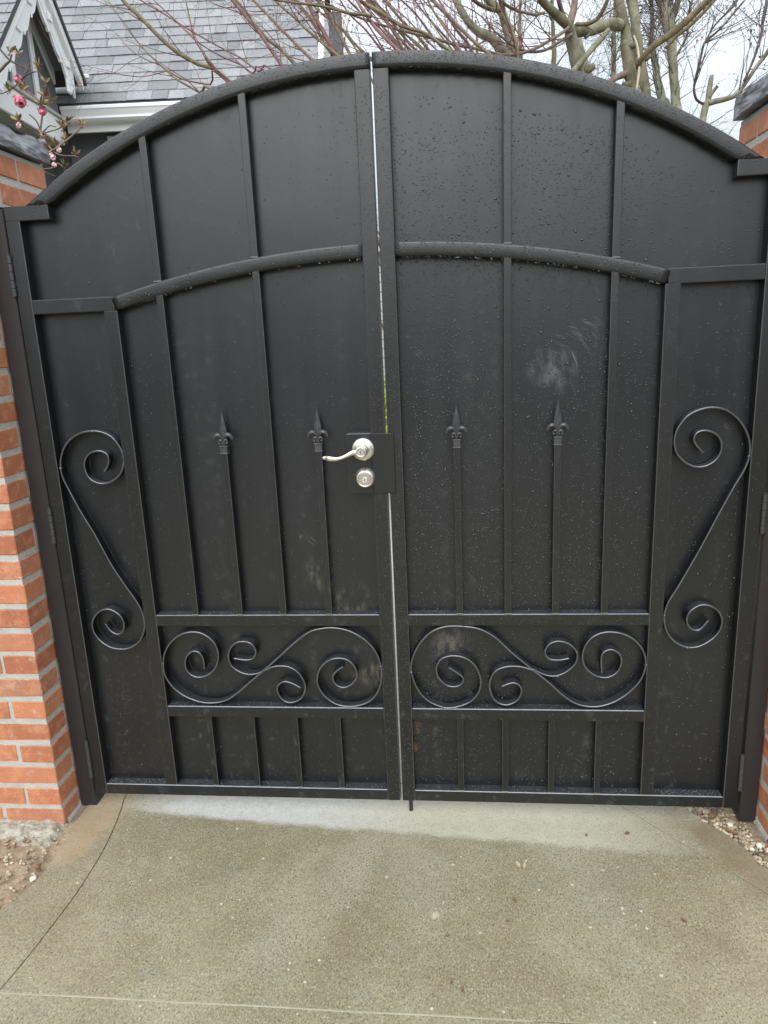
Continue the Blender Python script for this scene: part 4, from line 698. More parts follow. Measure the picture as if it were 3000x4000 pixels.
# lock box and its covering tab
b = MB().box(-.1150, -.0439, -.0012, .0355, 1.0255, 1.2000, .0016, edge=True); obj('lock_box', b, [PAINT, EDGE], LEFT)
b = MB().box(-.0437, .0215, -.0052, -.0016, 1.0245, 1.1990, .0010); obj('lock_tab', b, PAINT, LEFT)
YF = -.0012
lv = obj('lever_handle', MB().lathe([(.0002, 0), (.0322, 0), (.0332, -.0012), (.0330, -.0040), (.0300, -.0078), (.0225, -.0098), (.0165, -.0102), (.0160, -.0130), (.0155, -.0300), (.0002, -.0300)], (-.0680, YF, 1.1545), 'y', 44), NICKEL, LEFT, smooth=True)
b = MB(); b.lathe([(.0002, -.0295), (.0125, -.0295), (.0128, -.0400), (.0160, -.0430), (.0163, -.0560), (.0150, -.0585), (.0108, -.0592), (.0104, -.0580), (.0002, -.0580)], (-.0680, YF, 1.1550), 'y', 32)
PV = [(x+.0026, z-.0006, h*1.32) for x, z, h in LEVER]
L0 = cat_rom([(x, -.052-.010*min(1, i/5)+(.006 if i > 8 else 0), z, h) for i, (x, z, h) in enumerate(PV)], 4); rings = []
for i, q in enumerate(L0):
    a = L0[max(i-1, 0)]; c_ = L0[min(i+1, len(L0)-1)]; d = Vector((c_[0]-a[0], 0, c_[2]-a[2])).normalized(); nrm = Vector((-d.z, 0, d.x)); dep = .0062-.0026*i/len(L0)
    rings.append([tuple(Vector((q[0], q[1], q[2]))+nrm*q[3]*cos(2*pi*k/14)+Vector((0, dep*sin(2*pi*k/14), 0))) for k in range(14)])
b.sweep(rings); obj('lever', b, NICKEL, lv, smooth=True)
b = MB().lathe([(.0002, -.0583), (.0094, -.0583), (.0098, -.0590), (.0094, -.0597), (.0002, -.0597)], (-.0680, YF, 1.1550), 'y', 24); b2 = MB()
cyl = obj('key_cylinder', b, CHROME, lv)
b2.box(-.0688, -.0672, YF-.0604, YF-.0596, 1.1515, 1.1590).box(-.0700, -.0678, YF-.0604, YF-.0596, 1.1538, 1.1552)
obj('keyhole', b2, SLOT, lv)
db = obj('deadbolt', MB().lathe([(.0002, 0), (.0305, 0), (.0312, -.0015), (.0300, -.0055), (.0245, -.0150), (.0205, -.0185), (.0196, -.0170), (.0002, -.0168)], (-.0656, YF, 1.0700), 'y', 44), NICKEL, LEFT, smooth=True)
M = Mat('worn_nickel'); M.set(Base_Color=M.mix(M.noise(160, detail=4), (.52, .46, .42), (.64, .60, .55)), Metallic=1.0, Roughness=.34); WORN = M.m
obj('deadbolt_face', MB().lathe([(.0002, -.0185), (.0180, -.0185), (.0186, -.0178), (.0186, -.0168), (.0002, -.0168)], (-.0656, YF, 1.0700), 'y', 32), WORN, db)
b = MB().lathe([(.0002, -.0185), (.0086, -.0185), (.0088, -.0196), (.0082, -.0203), (.0002, -.0203)], (-.0656, YF, 1.0680), 'y', 24); obj('key_cylinder', b, CHROME, db)
b2 = MB().box(-.0663, -.0650, YF-.0210, YF-.0202, 1.0640, 1.0725).box(-.0676, -.0656, YF-.0210, YF-.0202, 1.0660, 1.0672); obj('keyhole', b2, SLOT, db)
# drop rod
b = MB().lathe([(.0002, 0), (.0058, 0), (.0064, .0010), (.0064, .30), (.0002, .30)], (.0285, -.0090, -.0465), 'z', 16)
b.box(.020, .037, -.0155, -.0012, .018, .030, .001)
o = obj('drop_rod', MB().lathe([(.0002, 0), (.0058, 0), (.0064, .0010), (.0064, .12), (.0002, .12)], (.0285, .0190, -.0560), 'z', 16), POSTP, RIGHT)
b = MB().lathe([(.0155, 0), (.0170, .0012), (.0115, .0014), (.0105, 0)], (.0285, .0190, GZ+.0002), 'z', 24)

# posts
def post(sgn, xa, xb, ya, yb, label):
    x0, x1 = sorted((sgn*xa, sgn*xb)); P = thing('gate_post', ((x0+x1)/2, (ya+yb)/2, GZ), label, 'gate post', 'square steel posts against the pillars')
    b = MB().box(x0, x1, ya, yb, -.0480, 1.8560, .0022); obj('post_tube', b, POSTP, P)
    b = MB().box(x0-.0005, x1+.0005, ya-.0005, yb+.0005, 1.8565, 1.8600, .001); obj('post_lid', b, POSTP, P)
    rings = []
post(-1, 1.0455, 1.1015, .0025, .0650, 'black square steel post against the brick pillar with crumbled white footing')
post(1, 1.0515, 1.1012, .0025, .0650, 'black square steel post standing in gravel against the brick pillar')

# ------------------------------------------------------------------ rain on the steel
def droplets(name, par, pts, mat, seg=6, kind='stuff'):
    """pts: (x, y, z, r, nx, ny, nz) flattened beads facing along the normal."""
    V = []; F = []; off = WL[par.name]
    for (x, y, z, r, nx, ny, nz_) in pts:
        n_ = Vector((nx, ny, nz_)); a = n_.orthogonal().normalized(); b = n_.cross(a); o = len(V); c_ = Vector((x, y, z))-off
        for rr, h in ((1.0, -.05), (.78, .42)):
            for k in range(seg):
                q = 2*pi*k/seg; V.append(tuple(c_+(a*cos(q)+b*sin(q))*r*rr+n_*r*h))
        V.append(tuple(c_+n_*r*.66))
        for k in range(seg):
            k2 = (k+1) % seg; F.append((o+k, o+k2, o+seg+k2, o+seg+k)); F.append((o+seg+k, o+seg+k2, o+2*seg))
    me = bpy.data.meshes.new(name); me.from_pydata(V, [], F); me.materials.append(mat); me.polygons.foreach_set('use_smooth', [True]*len(F)); me.update()
    ob = bpy.data.objects.new(name, me); COL.objects.link(ob); ob.parent = par; ob['kind'] = kind; WL[ob.name] = off
    return ob
def top_z(x, inner=True): return .469+sqrt(1.655**2-x*x)
def panel_drops(sgn, n, r0, r1, dens):
    out = []; tries = 0
    while len(out) < n and tries < n*12:
        tries += 1; x = R_.uniform(.045, .998); z = R_.uniform(.042, 2.11)
        if z > min(1.80 if x > .905 else 9, top_z(x)-.055): continue
        if R_.random() > dens(x, z): continue
        out.append((sgn*x, .0362, z, R_.uniform(r0, r1)*(1 if R_.random() < .93 else 1.7), 0, -1, 0))
    return out
def dens_r(x, z):
    k = .25+.75*max(0, min(1, (.78-x)*6)); k *= .35+.65*max(0, min(1, (z-.05)/.7))
    k *= .45+.9*max(0, noise.noise(Vector((x*3, z*3, 4)))+.45); return min(1, k)*(1.0 if z < 1.98 else .35)
def dens_l(x, z): return min(1, .25+1.1*max(0, noise.noise(Vector((x*4, z*2, 9)))))
pr = panel_drops(1, 12000, .0009, .0024, dens_r); pl_ = panel_drops(-1, 2300, .0008, .0018, dens_l)
# runs of beads down the left sheet
for _ in range(46):
    x = R_.uniform(.05, .98); z = R_.uniform(.3, top_z(x)-.1 if x < .9 else 1.75); 
    for k in range(R_.randrange(8, 26)):
        zz = z-k*R_.uniform(.008, .02)
        if zz > .05: (pl_ if R_.random() < .62 else pr).append(((-1 if R_.random() < .62 else 1)*x+R_.uniform(-.0015, .0015), .0362, zz, R_.uniform(.0008, .0016), 0, -1, 0))
def face_y(a, h, y0, rt_, rb_):
    """depth and normal of a rolled tube's front at radial height a."""
    if a > h-rt_: s = min(.98, (a-(h-rt_))/rt_); c_ = sqrt(1-s*s); return y0+rt_-rt_*c_, s, c_
    if a < rb_: s = min(.98, (rb_-a)/rb_); c_ = sqrt(1-s*s); return y0+rb_-rb_*c_, -s, c_
    return y0, 0.0, 1.0
def frame_drops(sgn, n):
    out = []
    for _ in range(n):
        q = R_.random()
        if q < .30:
            x = R_.uniform(.006, .965); a = R_.uniform(.009, .038); z = .469+sqrt((1.658+a)**2-x*x); r = R_.uniform(.0010, .0020); y_, s_, c_ = face_y(a, .039, -.001, .007, .010); out.append((sgn*x, y_, z, r, 0, -c_, s_))
        elif q < .40:
            x = R_.uniform(.05, .74); a = R_.uniform(.010, .037); y_, s_, c_ = face_y(a, .039, .0003, .006, .010); out.append((sgn*x, y_, -1.055+sqrt((2.7275+a)**2-x*x), R_.uniform(.0012, .0024), 0, -c_, s_))
        elif q < .72: out.append((sgn*R_.uniform(.007, .041), -.0002, R_.uniform(.02, 2.1), R_.uniform(.0009, .0019), 0, -1, 0))
        elif q < .80: out.append((sgn*R_.uniform(.753, .788), .0006, R_.uniform(.05, 1.56), R_.uniform(.0008, .0017), 0, -1, 0))
        elif q < .86: out.append((sgn*R_.uniform(1.002, 1.038), -.0002, R_.uniform(.02, 1.8), R_.uniform(.0008, .0016), 0, -1, 0))
        elif q < .92: out.append((sgn*R_.uniform(.05, .74), .0004, R_.uniform(.612, .643), R_.uniform(.0008, .0018), 0, -1, 0))
        elif q < .96: out.append((sgn*R_.uniform(.05, .74), .0004, R_.uniform(.297, .329), R_.uniform(.0008, .0017), 0, -1, 0))
        else: out.append((sgn*R_.uniform(.05, .99), .0003, R_.uniform(.004, .037), R_.uniform(.0008, .0017), 0, -1, 0))
    for zt, xa, xb in ((.6465, .05, .745), (.3320, .05, .745), (.0402, .05, .745), (.0402, .795, .995), (1.6075, .79, .995)):
        for _ in range(110): out.append((sgn*R_.uniform(xa, xb), R_.uniform(.004, .034), zt, R_.uniform(.0012, .0034), 0, 0, 1))
    for x in (.622, .342):
        for _ in range(120 if sgn > 0 else 45): out.append((sgn*(x+R_.uniform(-.008, .008)), .0022, R_.uniform(.66, 2.05), R_.uniform(.0009, .0018), 0, -1, 0))
    for x in (.48, .199):
        for _ in range(75 if sgn > 0 else 25): out.append((sgn*(x+R_.uniform(-.008, .008)), .0022, R_.uniform(.66, 1.14), R_.uniform(.0009, .0018), 0, -1, 0))
    return out
droplets('rain_beads', LEFT, pl_+frame_drops(-1, 1700), DROP)
droplets('rain_beads', RIGHT, pr+frame_drops(1, 2600), DROP)
def hang(sgn, n):
    out = []
    for _ in range(n):
        if R_.random() < .68: x = abs(R_.gauss(.30, .32))
        else: x = R_.uniform(.05, .9)
        if not .02 < x < .9: continue
        out.append((sgn*x, .0045, .469+sqrt(1.6592**2-x*x)-.0012, R_.uniform(.0019, .0032), 0, 0, 0))
    for _ in range(n//2):
        x = R_.uniform(.05, .74); out.append((sgn*x, .004, -1.055+sqrt(2.7285**2-x*x)-.0010, R_.uniform(.0016, .0027), 0, 0, 0))
    for _ in range(16): out.append((sgn*R_.uniform(.05, .99), .0352, R_.uniform(.06, 1.7), R_.uniform(.0020, .0032), 0, -1, 0))
    return out
def spheres(name, par, pts, mat):
    b = MB()
    for x, y, z, r, *_ in pts: b.lathe([(r*sin(pi*k/8)+1e-5, -r*cos(pi*k/8)*(1.12 if k < 4 else .95)) for k in range(9)], (x, y, z), 'z', 10)
    return obj(name, b, mat, par, smooth=True, kind='stuff')
spheres('hanging_drops', LEFT, hang(-1, 75), WATER)
spheres('hanging_drops', RIGHT, hang(1, 120), WATER)

# ================================================================== THE HOUSE
TH = radians(5.5); HU = Vector((cos(TH), sin(TH), 0)); HV = Vector((-sin(TH), cos(TH), 0)); HO = Vector((CAM.x, CAM.y, 0))
def hp(u, v, z): return tuple(HO+HU*u+HV*v+Vector((0, 0, z)))
class HB(MB):
    """mesh builder in the house's own axes (along the eave, into the house, up)."""
    def done(s): s.v = [hp(*p) for p in s.v]; return s
house = thing('house', hp(-1.4, 6.8, -.13), 'dark grey cottage with steep grey shingle roof and white gingerbread gable', 'house')
def hobj(name, b, mat, par=house, **k): return obj(name, b.done(), mat, par, **k)
WV = 6.80; UR = -.55
# walls as wide lapped boards
core = HB().box(-6.0, UR-.03, WV+.03, WV+4.5, -.13, 3.42); hobj('wall', core, SIDING)
z = 3.205; k = 0
while z > -.1:
    zb = max(z-.298, -.12)
    b = HB(); t = .016
    b.add([(-2.62, WV+.028, z+.012), (UR, WV+.028, z+.012), (UR, WV-t, zb), (-2.62, WV-t, zb), (-2.62, WV+.029, zb), (UR, WV+.029, zb), (-2.62, WV+.012, z+.012), (UR, WV+.012, z+.012)],
          [(6, 7, 2, 3), (3, 2, 5, 4), (0, 1, 7, 6), (0, 6, 3, 4), (1, 5, 2, 7), (0, 4, 5, 1)])
    hobj('siding_board', b, SIDING); z -= .298
b = HB().box(-2.62, UR, WV-.010, WV+.027, 3.206, 3.40, .003); hobj('frieze_board', b, SIDING)
# window whose top casing shows beside the gate arch
b = HB().box(-2.28, -1.30, WV-.045, WV-.018, 3.06, 3.175, .004).box(-2.25, -2.15, WV-.040, WV-.018, 1.55, 3.06, .004).box(-1.43, -1.33, WV-.040, WV-.018, 1.55, 3.06, .004).box(-2.28, -1.30, WV-.06, WV-.018, 1.47, 1.55, .004).box(-2.15, -1.43, WV-.036, WV-.018, 2.27, 2.33, .003)
wf = hobj('window', b, WHITE); hobj('pane', HB().box(-2.15, -1.43, WV-.026, WV-.0175, 1.55, 3.06), GLASS, wf)
# soffit, fascia, gutter
b = HB().box(-2.60, UR+.12, 6.56, WV+.03, 3.385, 3.40); hobj('soffit', b, SOFFIT)
prof = [(6.600, 3.345), (6.500, 3.345), (6.492, 3.338), (6.492, 3.318), (6.500, 3.310), (6.512, 3.285), (6.522, 3.268), (6.522, 3.262), (6.514, 3.258), (6.514, 3.250), (6.535, 3.232), (6.600, 3.228)]
b = HB(); b.sweep([[(u, v, z) for v, z in prof] for u in (-2.545, UR+.14)]); gut = hobj('gutter', b, WHITE)
b = HB().box(-2.545, UR+.13, 6.601, 6.625, 3.17, 3.395, .003); hobj('fascia', b, WHITE)
# main roof: individual shingles over a deck
PH = radians(50); EX = .120; EV, EZ = 6.50, 3.352; cP, sP = cos(PH), sin(PH)
RIDGE = 3.3
b = HB(); dn_ = .05
b.add([(-6.3, EV, EZ-.004), (UR+.10, EV, EZ-.004), (UR+.10, EV+RIDGE*cP, EZ+RIDGE*sP-.004), (-6.3, EV+RIDGE*cP, EZ+RIDGE*sP-.004),
       (-6.3, EV+.03, EZ-dn_), (UR+.10, EV+.03, EZ-dn_), (UR+.10, EV+RIDGE*cP+.03, EZ+RIDGE*sP-dn_), (-6.3, EV+RIDGE*cP+.03, EZ+RIDGE*sP-dn_)],
      [(0,1,2,3), (7,6,5,4), (0,4,5,1), (1,5,6,2), (2,6,7,3), (3,7,4,0)])
roof = hobj('roof', b, DARK)
b = HB(); b.add([(-6.3, EV+RIDGE*cP, EZ+RIDGE*sP), (UR+.1, EV+RIDGE*cP, EZ+RIDGE*sP), (UR+.1, EV+2*RIDGE*cP, EZ), (-6.3, EV+2*RIDGE*cP, EZ)], [(0,1,2,3)])
b.add([(UR+.02, EV+.2, EZ), (UR+.02, EV+RIDGE*cP, EZ+RIDGE*sP-.1), (UR+.02, EV+2*RIDGE*cP-.2, EZ)], [(0,1,2)]); hobj('rear_roof', b, DARK)
# shingle meshes in a roof frame: x along the eave, y up the slope, z out of the roof
def shingle_mesh(wd, ln, seed):
    b = MB(); n = 4; q = random.Random(seed); th = .006
    lo = [(-wd/2+wd*i/n, -.0025+q.uniform(-.002, .002)) for i in range(n+1)]
    vs = [(x, y, .0085+q.uniform(-.001, .0012)) for x, y in lo]+[(x, ln, .0012) for x, y in lo]+[(x, y, .0085-th) for x, y in lo]
    fs = []
    for i in range(n): fs.append((i, i+1, n+2+i, n+1+i)); fs.append((2*n+2+i, 2*n+3+i, i+1, i))
    fs.append((0, n+1, 2*n+2)); fs.append((n, 3*n+2, 2*n+1))
    b.add(vs, fs); return b
RM = Matrix((( HU.x, HV.x*cP, -HV.x*sP), (HU.y, HV.y*cP, -HV.y*sP), (0, sP, cP)))
widths = [.10, .13, .16, .20, .24]
SMESH = {(w_, s_): mesh('shingle', shingle_mesh(w_, EX+.02, s_*7+int(w_*100)), SHIN) for w_ in widths for s_ in range(2)}
sh_b = MB(); cnt = 0; RMe = RM.to_euler()
slots = []
for c_ in range(int(RIDGE/EX)):
    s_ = c_*EX+.012; u = -6.2+R_.uniform(0, .2)
    while u < UR+.08:
        wd = R_.choice(widths)
        if u+wd > UR+.10: wd = UR+.10-u
        if wd < .05: break
        slots.append((c_, u+wd/2, s_, wd)); u += wd+.0025
vis = [q for q in slots if q[0] < 17 and -3.3 < q[1] and q[3] in widths and not (q[1] < -2.6 and q[0] < 4)]
vis.sort(key=lambda q: q[0]+(3 if q[1] < -2.6 else 0)+(5 if q[1] < -2.9 and q[0] < 9 else 0)); vset = set(vis[:292])
for q in slots:
    c_, u, s_, wd = q
    zoff = R_.choice((0, 0, 0, .003)); P = Vector(hp(u, EV+s_*cP-zoff*sP, EZ+s_*sP+zoff*cP))
    if q in vset:
        o = inst('shingle', SMESH[(wd, R_.randrange(2))], roof, P); o.rotation_euler = RMe
    else:
        b = shingle_mesh(wd, EX+.02, R_.randrange(99)); sh_b.add([tuple(P+RM @ Vector(p)) for p in b.v], b.f)
obj('shingles', sh_b, SHIN, roof, kind='stuff')
# rake trim at the right end and the corner beyond
b = HB(); e0, e1 = 0.0, RIDGE
b.add([(UR+.10, EV+.0, EZ-.15), (UR+.14, EV+.0, EZ-.15), (UR+.14, EV+.0, EZ+.012), (UR+.10, EV+.0, EZ+.012),
       (UR+.10, EV+e1*cP, EZ+e1*sP-.15), (UR+.14, EV+e1*cP, EZ+e1*sP-.15), (UR+.14, EV+e1*cP, EZ+e1*sP+.012), (UR+.10, EV+e1*cP, EZ+e1*sP+.012)],
      [(0,1,2,3), (7,6,5,4), (1,5,6,2), (0,3,7,4), (3,2,6,7), (0,4,5,1)]); hobj('rake_board', b, WHITE)
b = HB().box(-.41, -.285, 7.95, 8.4, -.13, 4.46, .004); hobj('corner_wall', b, SIDING)
for ua, ub in ((-.505, -.412), (-.283, -.215)):
    b = HB().box(ua, ub, 7.93, 8.0, -.13, 4.47, .004); hobj('corner_board', b, WHITE)
# the wing: beam, gable wall, bargeboards, roof
GX = -2.56
b = HB().box(GX-.26, GX+.03, 3.2, 6.47, 3.050, 3.235, .004); bm_ = hobj('eave_beam', b, WHITE)
b = HB().box(GX-.255, GX+.025, 3.2, 6.465, 3.044, 3.0495); hobj('beam_underside', b, SOFFIT, bm_)
b = HB().box(GX-.29, GX-.22, 3.2, 6.79, -.13, 3.05); hobj('wing_wall', b, SIDING)
AV, AZ = 5.95, 4.13; S_R, S_L = .98, 1.04; RP = 1.05
def gz(v): return AZ-abs(v-AV)*(S_R if v > AV else S_L)
# gable wall above the beam
b = HB(); pts = [(AV-.80, 3.236), (6.47, 3.236), (6.47, gz(6.47)-.03), (AV, AZ-.03), (AV-.80, gz(AV-.80)-.03)]
n = len(pts); b.add([(GX+.012, v, z) for v, z in pts]+[(GX-.05, v, z) for v, z in pts], [tuple(range(n)), tuple(range(n, 2*n))[::-1]]+[(i, i+n, (i+1) % n+n, (i+1) % n) for i in range(n)]); hobj('gable_wall', b, SIDING)
for v in (6.085, 5.72, 5.38): hobj('gable_batten', HB().box(GX+.013, GX+.034, v-.034, v+.034, 3.236, gz(v)-.02, .003), WHITE)
hobj('base_trim', HB().box(GX+.013, GX+.045, 4.9, 6.44, 3.236, 3.262, .003), SOFFIT)
# raking soffit between wall and bargeboard, and cornice strip on the wall
OV = .15
def rake_strip(u0, u1, off0, off1, va, vb, mat, name, par=house):
    b = HB(); q = []
    for u in (u0, u1):
        for v in (va, vb):
            for o_ in (off0, off1): q.append((u, v, gz(v)+o_))
    b.add(q, [(0,1,3,2), (4,6,7,5), (0,4,5,1), (2,3,7,6), (0,2,6,4), (1,5,7,3)]); return hobj(name, b, mat, par)
for va, vb in ((AV, AV+.50), (AV, AV-.98)):
    rake_strip(GX+.01, GX+OV, -.055, -.043, va, vb, SIDING, 'raking_soffit')
    rake_strip(GX+.013, GX+.030, -.150, -.056, va, vb, WHITE, 'frieze_moulding')
    rake_strip(GX+OV+.001, GX+OV+.028, -.205, .0, va, vb, WHITE, 'bargeboard')
    rake_strip(GX+OV+.0285, GX+OV+.060, -.075, .006, va, vb+(.10 if vb > va else 0), WHITE, 'crown_moulding')
    # scalloped lower edge
    sg = 1 if vb > va else -1; L_ = abs(vb-va); b = HB(); N = int(L_/.014); up = []; lo = []
    for i in range(N+1):
        d = L_*i/N; v = AV+sg*d; ph = (d/.155) % 1.0
        dp = .030+.050*abs(sin(pi*ph))+(.026 if .82 < ph < .97 else 0)
        up.append((v, gz(v)-.195)); lo.append((v, gz(v)-.195-dp))
    pl2 = up+lo[::-1]; n = len(pl2); vs = [(GX+OV+.006, v, z) for v, z in pl2]+[(GX+OV+.024, v, z) for v, z in pl2]
    fs = [(i, i+1, n-2-i, n-1-i) for i in range(N)]+[(n+i+1, n+i, 2*n-1-i, 2*n-2-i) for i in range(N)]+[(i, i+n, (i+1) % n+n, (i+1) % n) for i in range(n)]
    b.add(vs, fs); hobj('scalloped_trim', b, WHITE)
    for d in (.16, .40):
        if d < L_: v = AV+sg*d; hobj('trim_block', HB().box(GX+OV+.029, GX+OV+.040, v-.035, v+.035, gz(v)-.17, gz(v)-.11, .003), WHITE)
b = HB().box(GX+OV+.001, GX+OV+.026, AV+.37, AV+.45, gz(AV+.41)-.34, gz(AV+.41)-.12, .02); hobj('bargeboard_foot', b, WHITE)
# wing roof
wr = None
for va, vb in ((AV, AV+.64), (AV, AV-2.4)):
    b = HB(); q = []
    for u in (-6.2, GX+OV+.075):
        for v, o_ in ((va, .006), (vb, .006), (va, .045), (vb, .045)): q.append((u, v, gz(v)+o_))
    b.add(q, [(0,1,3,2), (4,6,7,5), (0,4,5,1), (2,3,7,6), (0,2,6,4), (1,5,7,3)]); r_ = hobj('wing_roof', b, DARK); wr = r_
# shingles on the near slope of the wing
a_ = atan2(S_L, 1); b = MB(); WM = Matrix(((HU.x, HV.x*cos(a_), -HV.x*sin(a_)), (HU.y, HV.y*cos(a_), -HV.y*sin(a_)), (0, sin(a_), cos(a_))))
for c_ in range(26):
    v = AV-2.4+c_*.12*cos(a_)
    if v > AV-.03: break
    u = -4.6
    while u < GX+OV+.06:
        wd = min(R_.choice(widths), GX+OV+.075-u)
        sb_ = shingle_mesh(wd, .14, R_.randrange(99)); P = Vector(hp(u+wd/2, v, gz(v)+.047)); b.add([tuple(P+WM @ Vector(p)) for p in sb_.v], sb_.f); u += wd+.003
obj('shingles', b, SHIN, wr, kind='stuff')
b = HB().box(-2.44, -2.345, 6.74, 6.83, 3.615, 3.655, .008).box(-2.40, -2.35, 6.70, 6.76, 3.60, 3.635, .008); hobj('gutter_outlet', b, WHITE)

# ================================================================== BEYOND THE GATE
gar = thing('garage', (-1.2, 12.5, -.13), 'pale garage with horizontal siding glimpsed through the gap between gate leaves', 'garage')
for k in range(18): obj('siding_board', MB().box(-3.6, .6, 11.0+.0*k, 11.03, -.12+k*.16, .025+k*.16, .006), PALE_S, gar)
obj('wall', MB().box(-3.59, .59, 11.031, 15, -.13, 2.78), PALE_S, gar)
b = MB(); b.add([(-3.8, 10.8, 2.76), (.8, 10.8, 2.76), (.8, 13, 3.6), (-3.8, 13, 3.6), (.8, 15.2, 2.76), (-3.8, 15.2, 2.76)], [(0,1,2,3), (3,2,4,5), (0,5,4,1)]); obj('roof', b, SHIN, gar)

def leaf_cloud(mb, c, rx, ry, rz_, n, size, rnd):
    for _ in range(n):
        while True:
            x, y, z = rnd.uniform(-1, 1), rnd.uniform(-1, 1), rnd.uniform(-1, 1)
            d = x*x+y*y+z*z
            if d < 1 and d > .25*rnd.random(): break
        p = Vector((c[0]+x*rx, c[1]+y*ry, c[2]+z*rz_)); a = Vector((rnd.gauss(0, 1), rnd.gauss(0, 1), rnd.gauss(0, 1))).normalized(); b = a.orthogonal().normalized(); s = size*rnd.uniform(.6, 1.3)
        mb.add([p-a*s, p+b*s*.45, p+a*s, p-b*s*.45], [(0, 1, 2, 3)])
for i, (x, y, r, lab) in enumerate(((-.55, 4.5, .42, 'lime green leafy shrub glimpsed through the slit between the gate leaves'),)):
    t = thing('garden_shrub', (x, y, -.13), lab, 'shrub')
    b = MB(); leaf_cloud(b, (x, y, .62), r, r, .52, 1900, .035, R_); obj('foliage', b, LIME, t, fix=False, kind='stuff')
    b = MB()
    for k in range(7): a = k*.9; b.tube([(x, y, -.13), (x+.10*cos(a), y+.10*sin(a), .3), (x+.25*cos(a), y+.25*sin(a), .8)], [.012, .009, .004], 5)
    obj('stem', b, STEM, t)

# ================================================================== BARE TREES AND SHRUBS
def smooth_limb(P, k=3):
    Q = cat_rom(P, k); return [Vector(q[:3]) for q in Q], [max(.0012, float(q[3])) for q in Q]
def wobble(pts, rad, amp, f, sd):
    return [p+Vector((noise.noise(p*f+Vector((sd, 0, 0))), noise.noise(p*f+Vector((0, sd, 5))), noise.noise(p*f+Vector((9, 0, sd)))))*amp for p in pts], rad
def twig(mb, p, d, ln, r, rnd, lvl=0, buds=None, droop=0.0, zig=.25, sub=3):
    n = max(3, int(ln/.06)); n = min(n, 8); pts = [p]; rr = [r]; q = Vector(p); d = Vector(d).normalized()
    for i in range(n):
        d = (d+Vector((rnd.gauss(0, zig), rnd.gauss(0, zig), rnd.gauss(0, zig)-droop))*.45).normalized(); q = q+d*(ln/n); pts.append(Vector(q)); rr.append(max(.0007, r*(1-.72*(i+1)/n)))
        if lvl < 2 and i > 0 and rnd.random() < sub/n:
            s = d.orthogonal().normalized(); s.rotate(Matrix.Rotation(rnd.uniform(0, 6.28), 3, d)); twig(mb, q, d*.75+s*.75, ln*rnd.uniform(.28, .55), max(.0008, rr[-1]*.75), rnd, lvl+1, buds, droop, zig, sub)
    mb.tube(pts, rr, 4 if r < .004 else 5)
    if buds is not None and rnd.random() < .45:
        l = rnd.uniform(.010, .020); w = l*.24; buds.tube([q-d*.002, q+d*l*.3, q+d*l*.65, q+d*l], [w*.5, w, w*.7, w*.1], 5)
def dress(limbs, mb, rnd, per_m, ln, r, buds=None, up=(0, 0, .3), start=.15, minr=.0015, sub=3, zig=.25):
    for P in limbs:
        pts, rad = smooth_limb(P, 3); tot = sum((pts[i+1]-pts[i]).length for i in range(len(pts)-1)); k = max(1, int(tot*per_m))
        for _ in range(k):
            i = int((start+(1-start)*rnd.random())*(len(pts)-2)); d = (pts[i+1]-pts[i]).normalized(); s = d.orthogonal().normalized(); s.rotate(Matrix.Rotation(rnd.uniform(0, 6.28), 3, d))
            dirv = d*rnd.uniform(.4, 1.0)+s*rnd.uniform(.4, .9)+Vector(up); twig(mb, pts[i]+s*rad[i]*.6, dirv, ln*rnd.uniform(.45, 1.3), max(minr, min(r, rad[i]*.5)), rnd, 0, buds, 0, zig, sub)
        if rad[-1] < .012: twig(mb, pts[-1], pts[-1]-pts[-2], ln, rad[-1], rnd, 0, buds)
def root_down(P, gx, gy):
    """carry a traced limb on down to the soil."""
    p = P[0]; return [(gx, gy, -.16, p[3]*1.5), (gx+(p[0]-gx)*.45, gy+(p[1]-gy)*.45, .5*p[2]*.55, p[3]*1.25), (gx+(p[0]-gx)*.85, gy+(p[1]-gy)*.85, p[2]*.75, p[3]*1.08)]+list(P)
def limb_obj(name, P, mat, par, n=10, amp=0.006, k=4, label=None):
    pts, rad = smooth_limb(P, k); pts, rad = wobble(pts, rad, amp, 7, len(P)*1.7); rad = [r*(1+.10*noise.noise(p*16)) for p, r in zip(pts, rad)]
    return obj(name, MB().tube(pts, rad, n), mat, par, smooth=True, label=label)

rnd = random.Random(21)
# main tree
t = thing('bare_tree', (MAIN[0][0][0], MAIN[0][0][1], -.13), 'bare multi-stemmed tree with mossy bark and a thick crooked sideways limb above the gate', 'tree')
g0 = MAIN[0][0]; g6 = MAIN[6][0]
for i, P in enumerate(MAIN):
    Q = P
    if i == 0: Q = root_down(P, g0[0]-.02, g0[1])
    if i == 1: Q = root_down(P, g0[0]+.14, g0[1]+.05)
    if i == 6: Q = root_down(P, g6[0]+.12, g6[1])
    if i == 7: Q = root_down(P, g6[0]+.20, g6[1]+.1)
    thick = max(q[3] for q in P) > .028
    m_ = PEEL if i == 12 else (BARK2 if i in (6, 7, 8) else (BARK if thick else (STEM if i in (9, 10, 13) else STEMR)))
    limb_obj('trunk' if i in (0, 1, 6, 7) else 'branch', Q, m_, t, 12 if thick else 8, .012 if thick else .003, label='strip of peeling pale bark' if i == 12 else None)
b = MB(); bd = MB(); dress([MAIN[i] for i in (3, 4, 5, 9, 10, 13, 14, 15, 16)], b, rnd, 9, .42, .004, bd, sub=4); obj('twigs', b, TWIG, t, fix=False, kind='stuff'); obj('buds', bd, BUD, t, fix=False, kind='stuff')
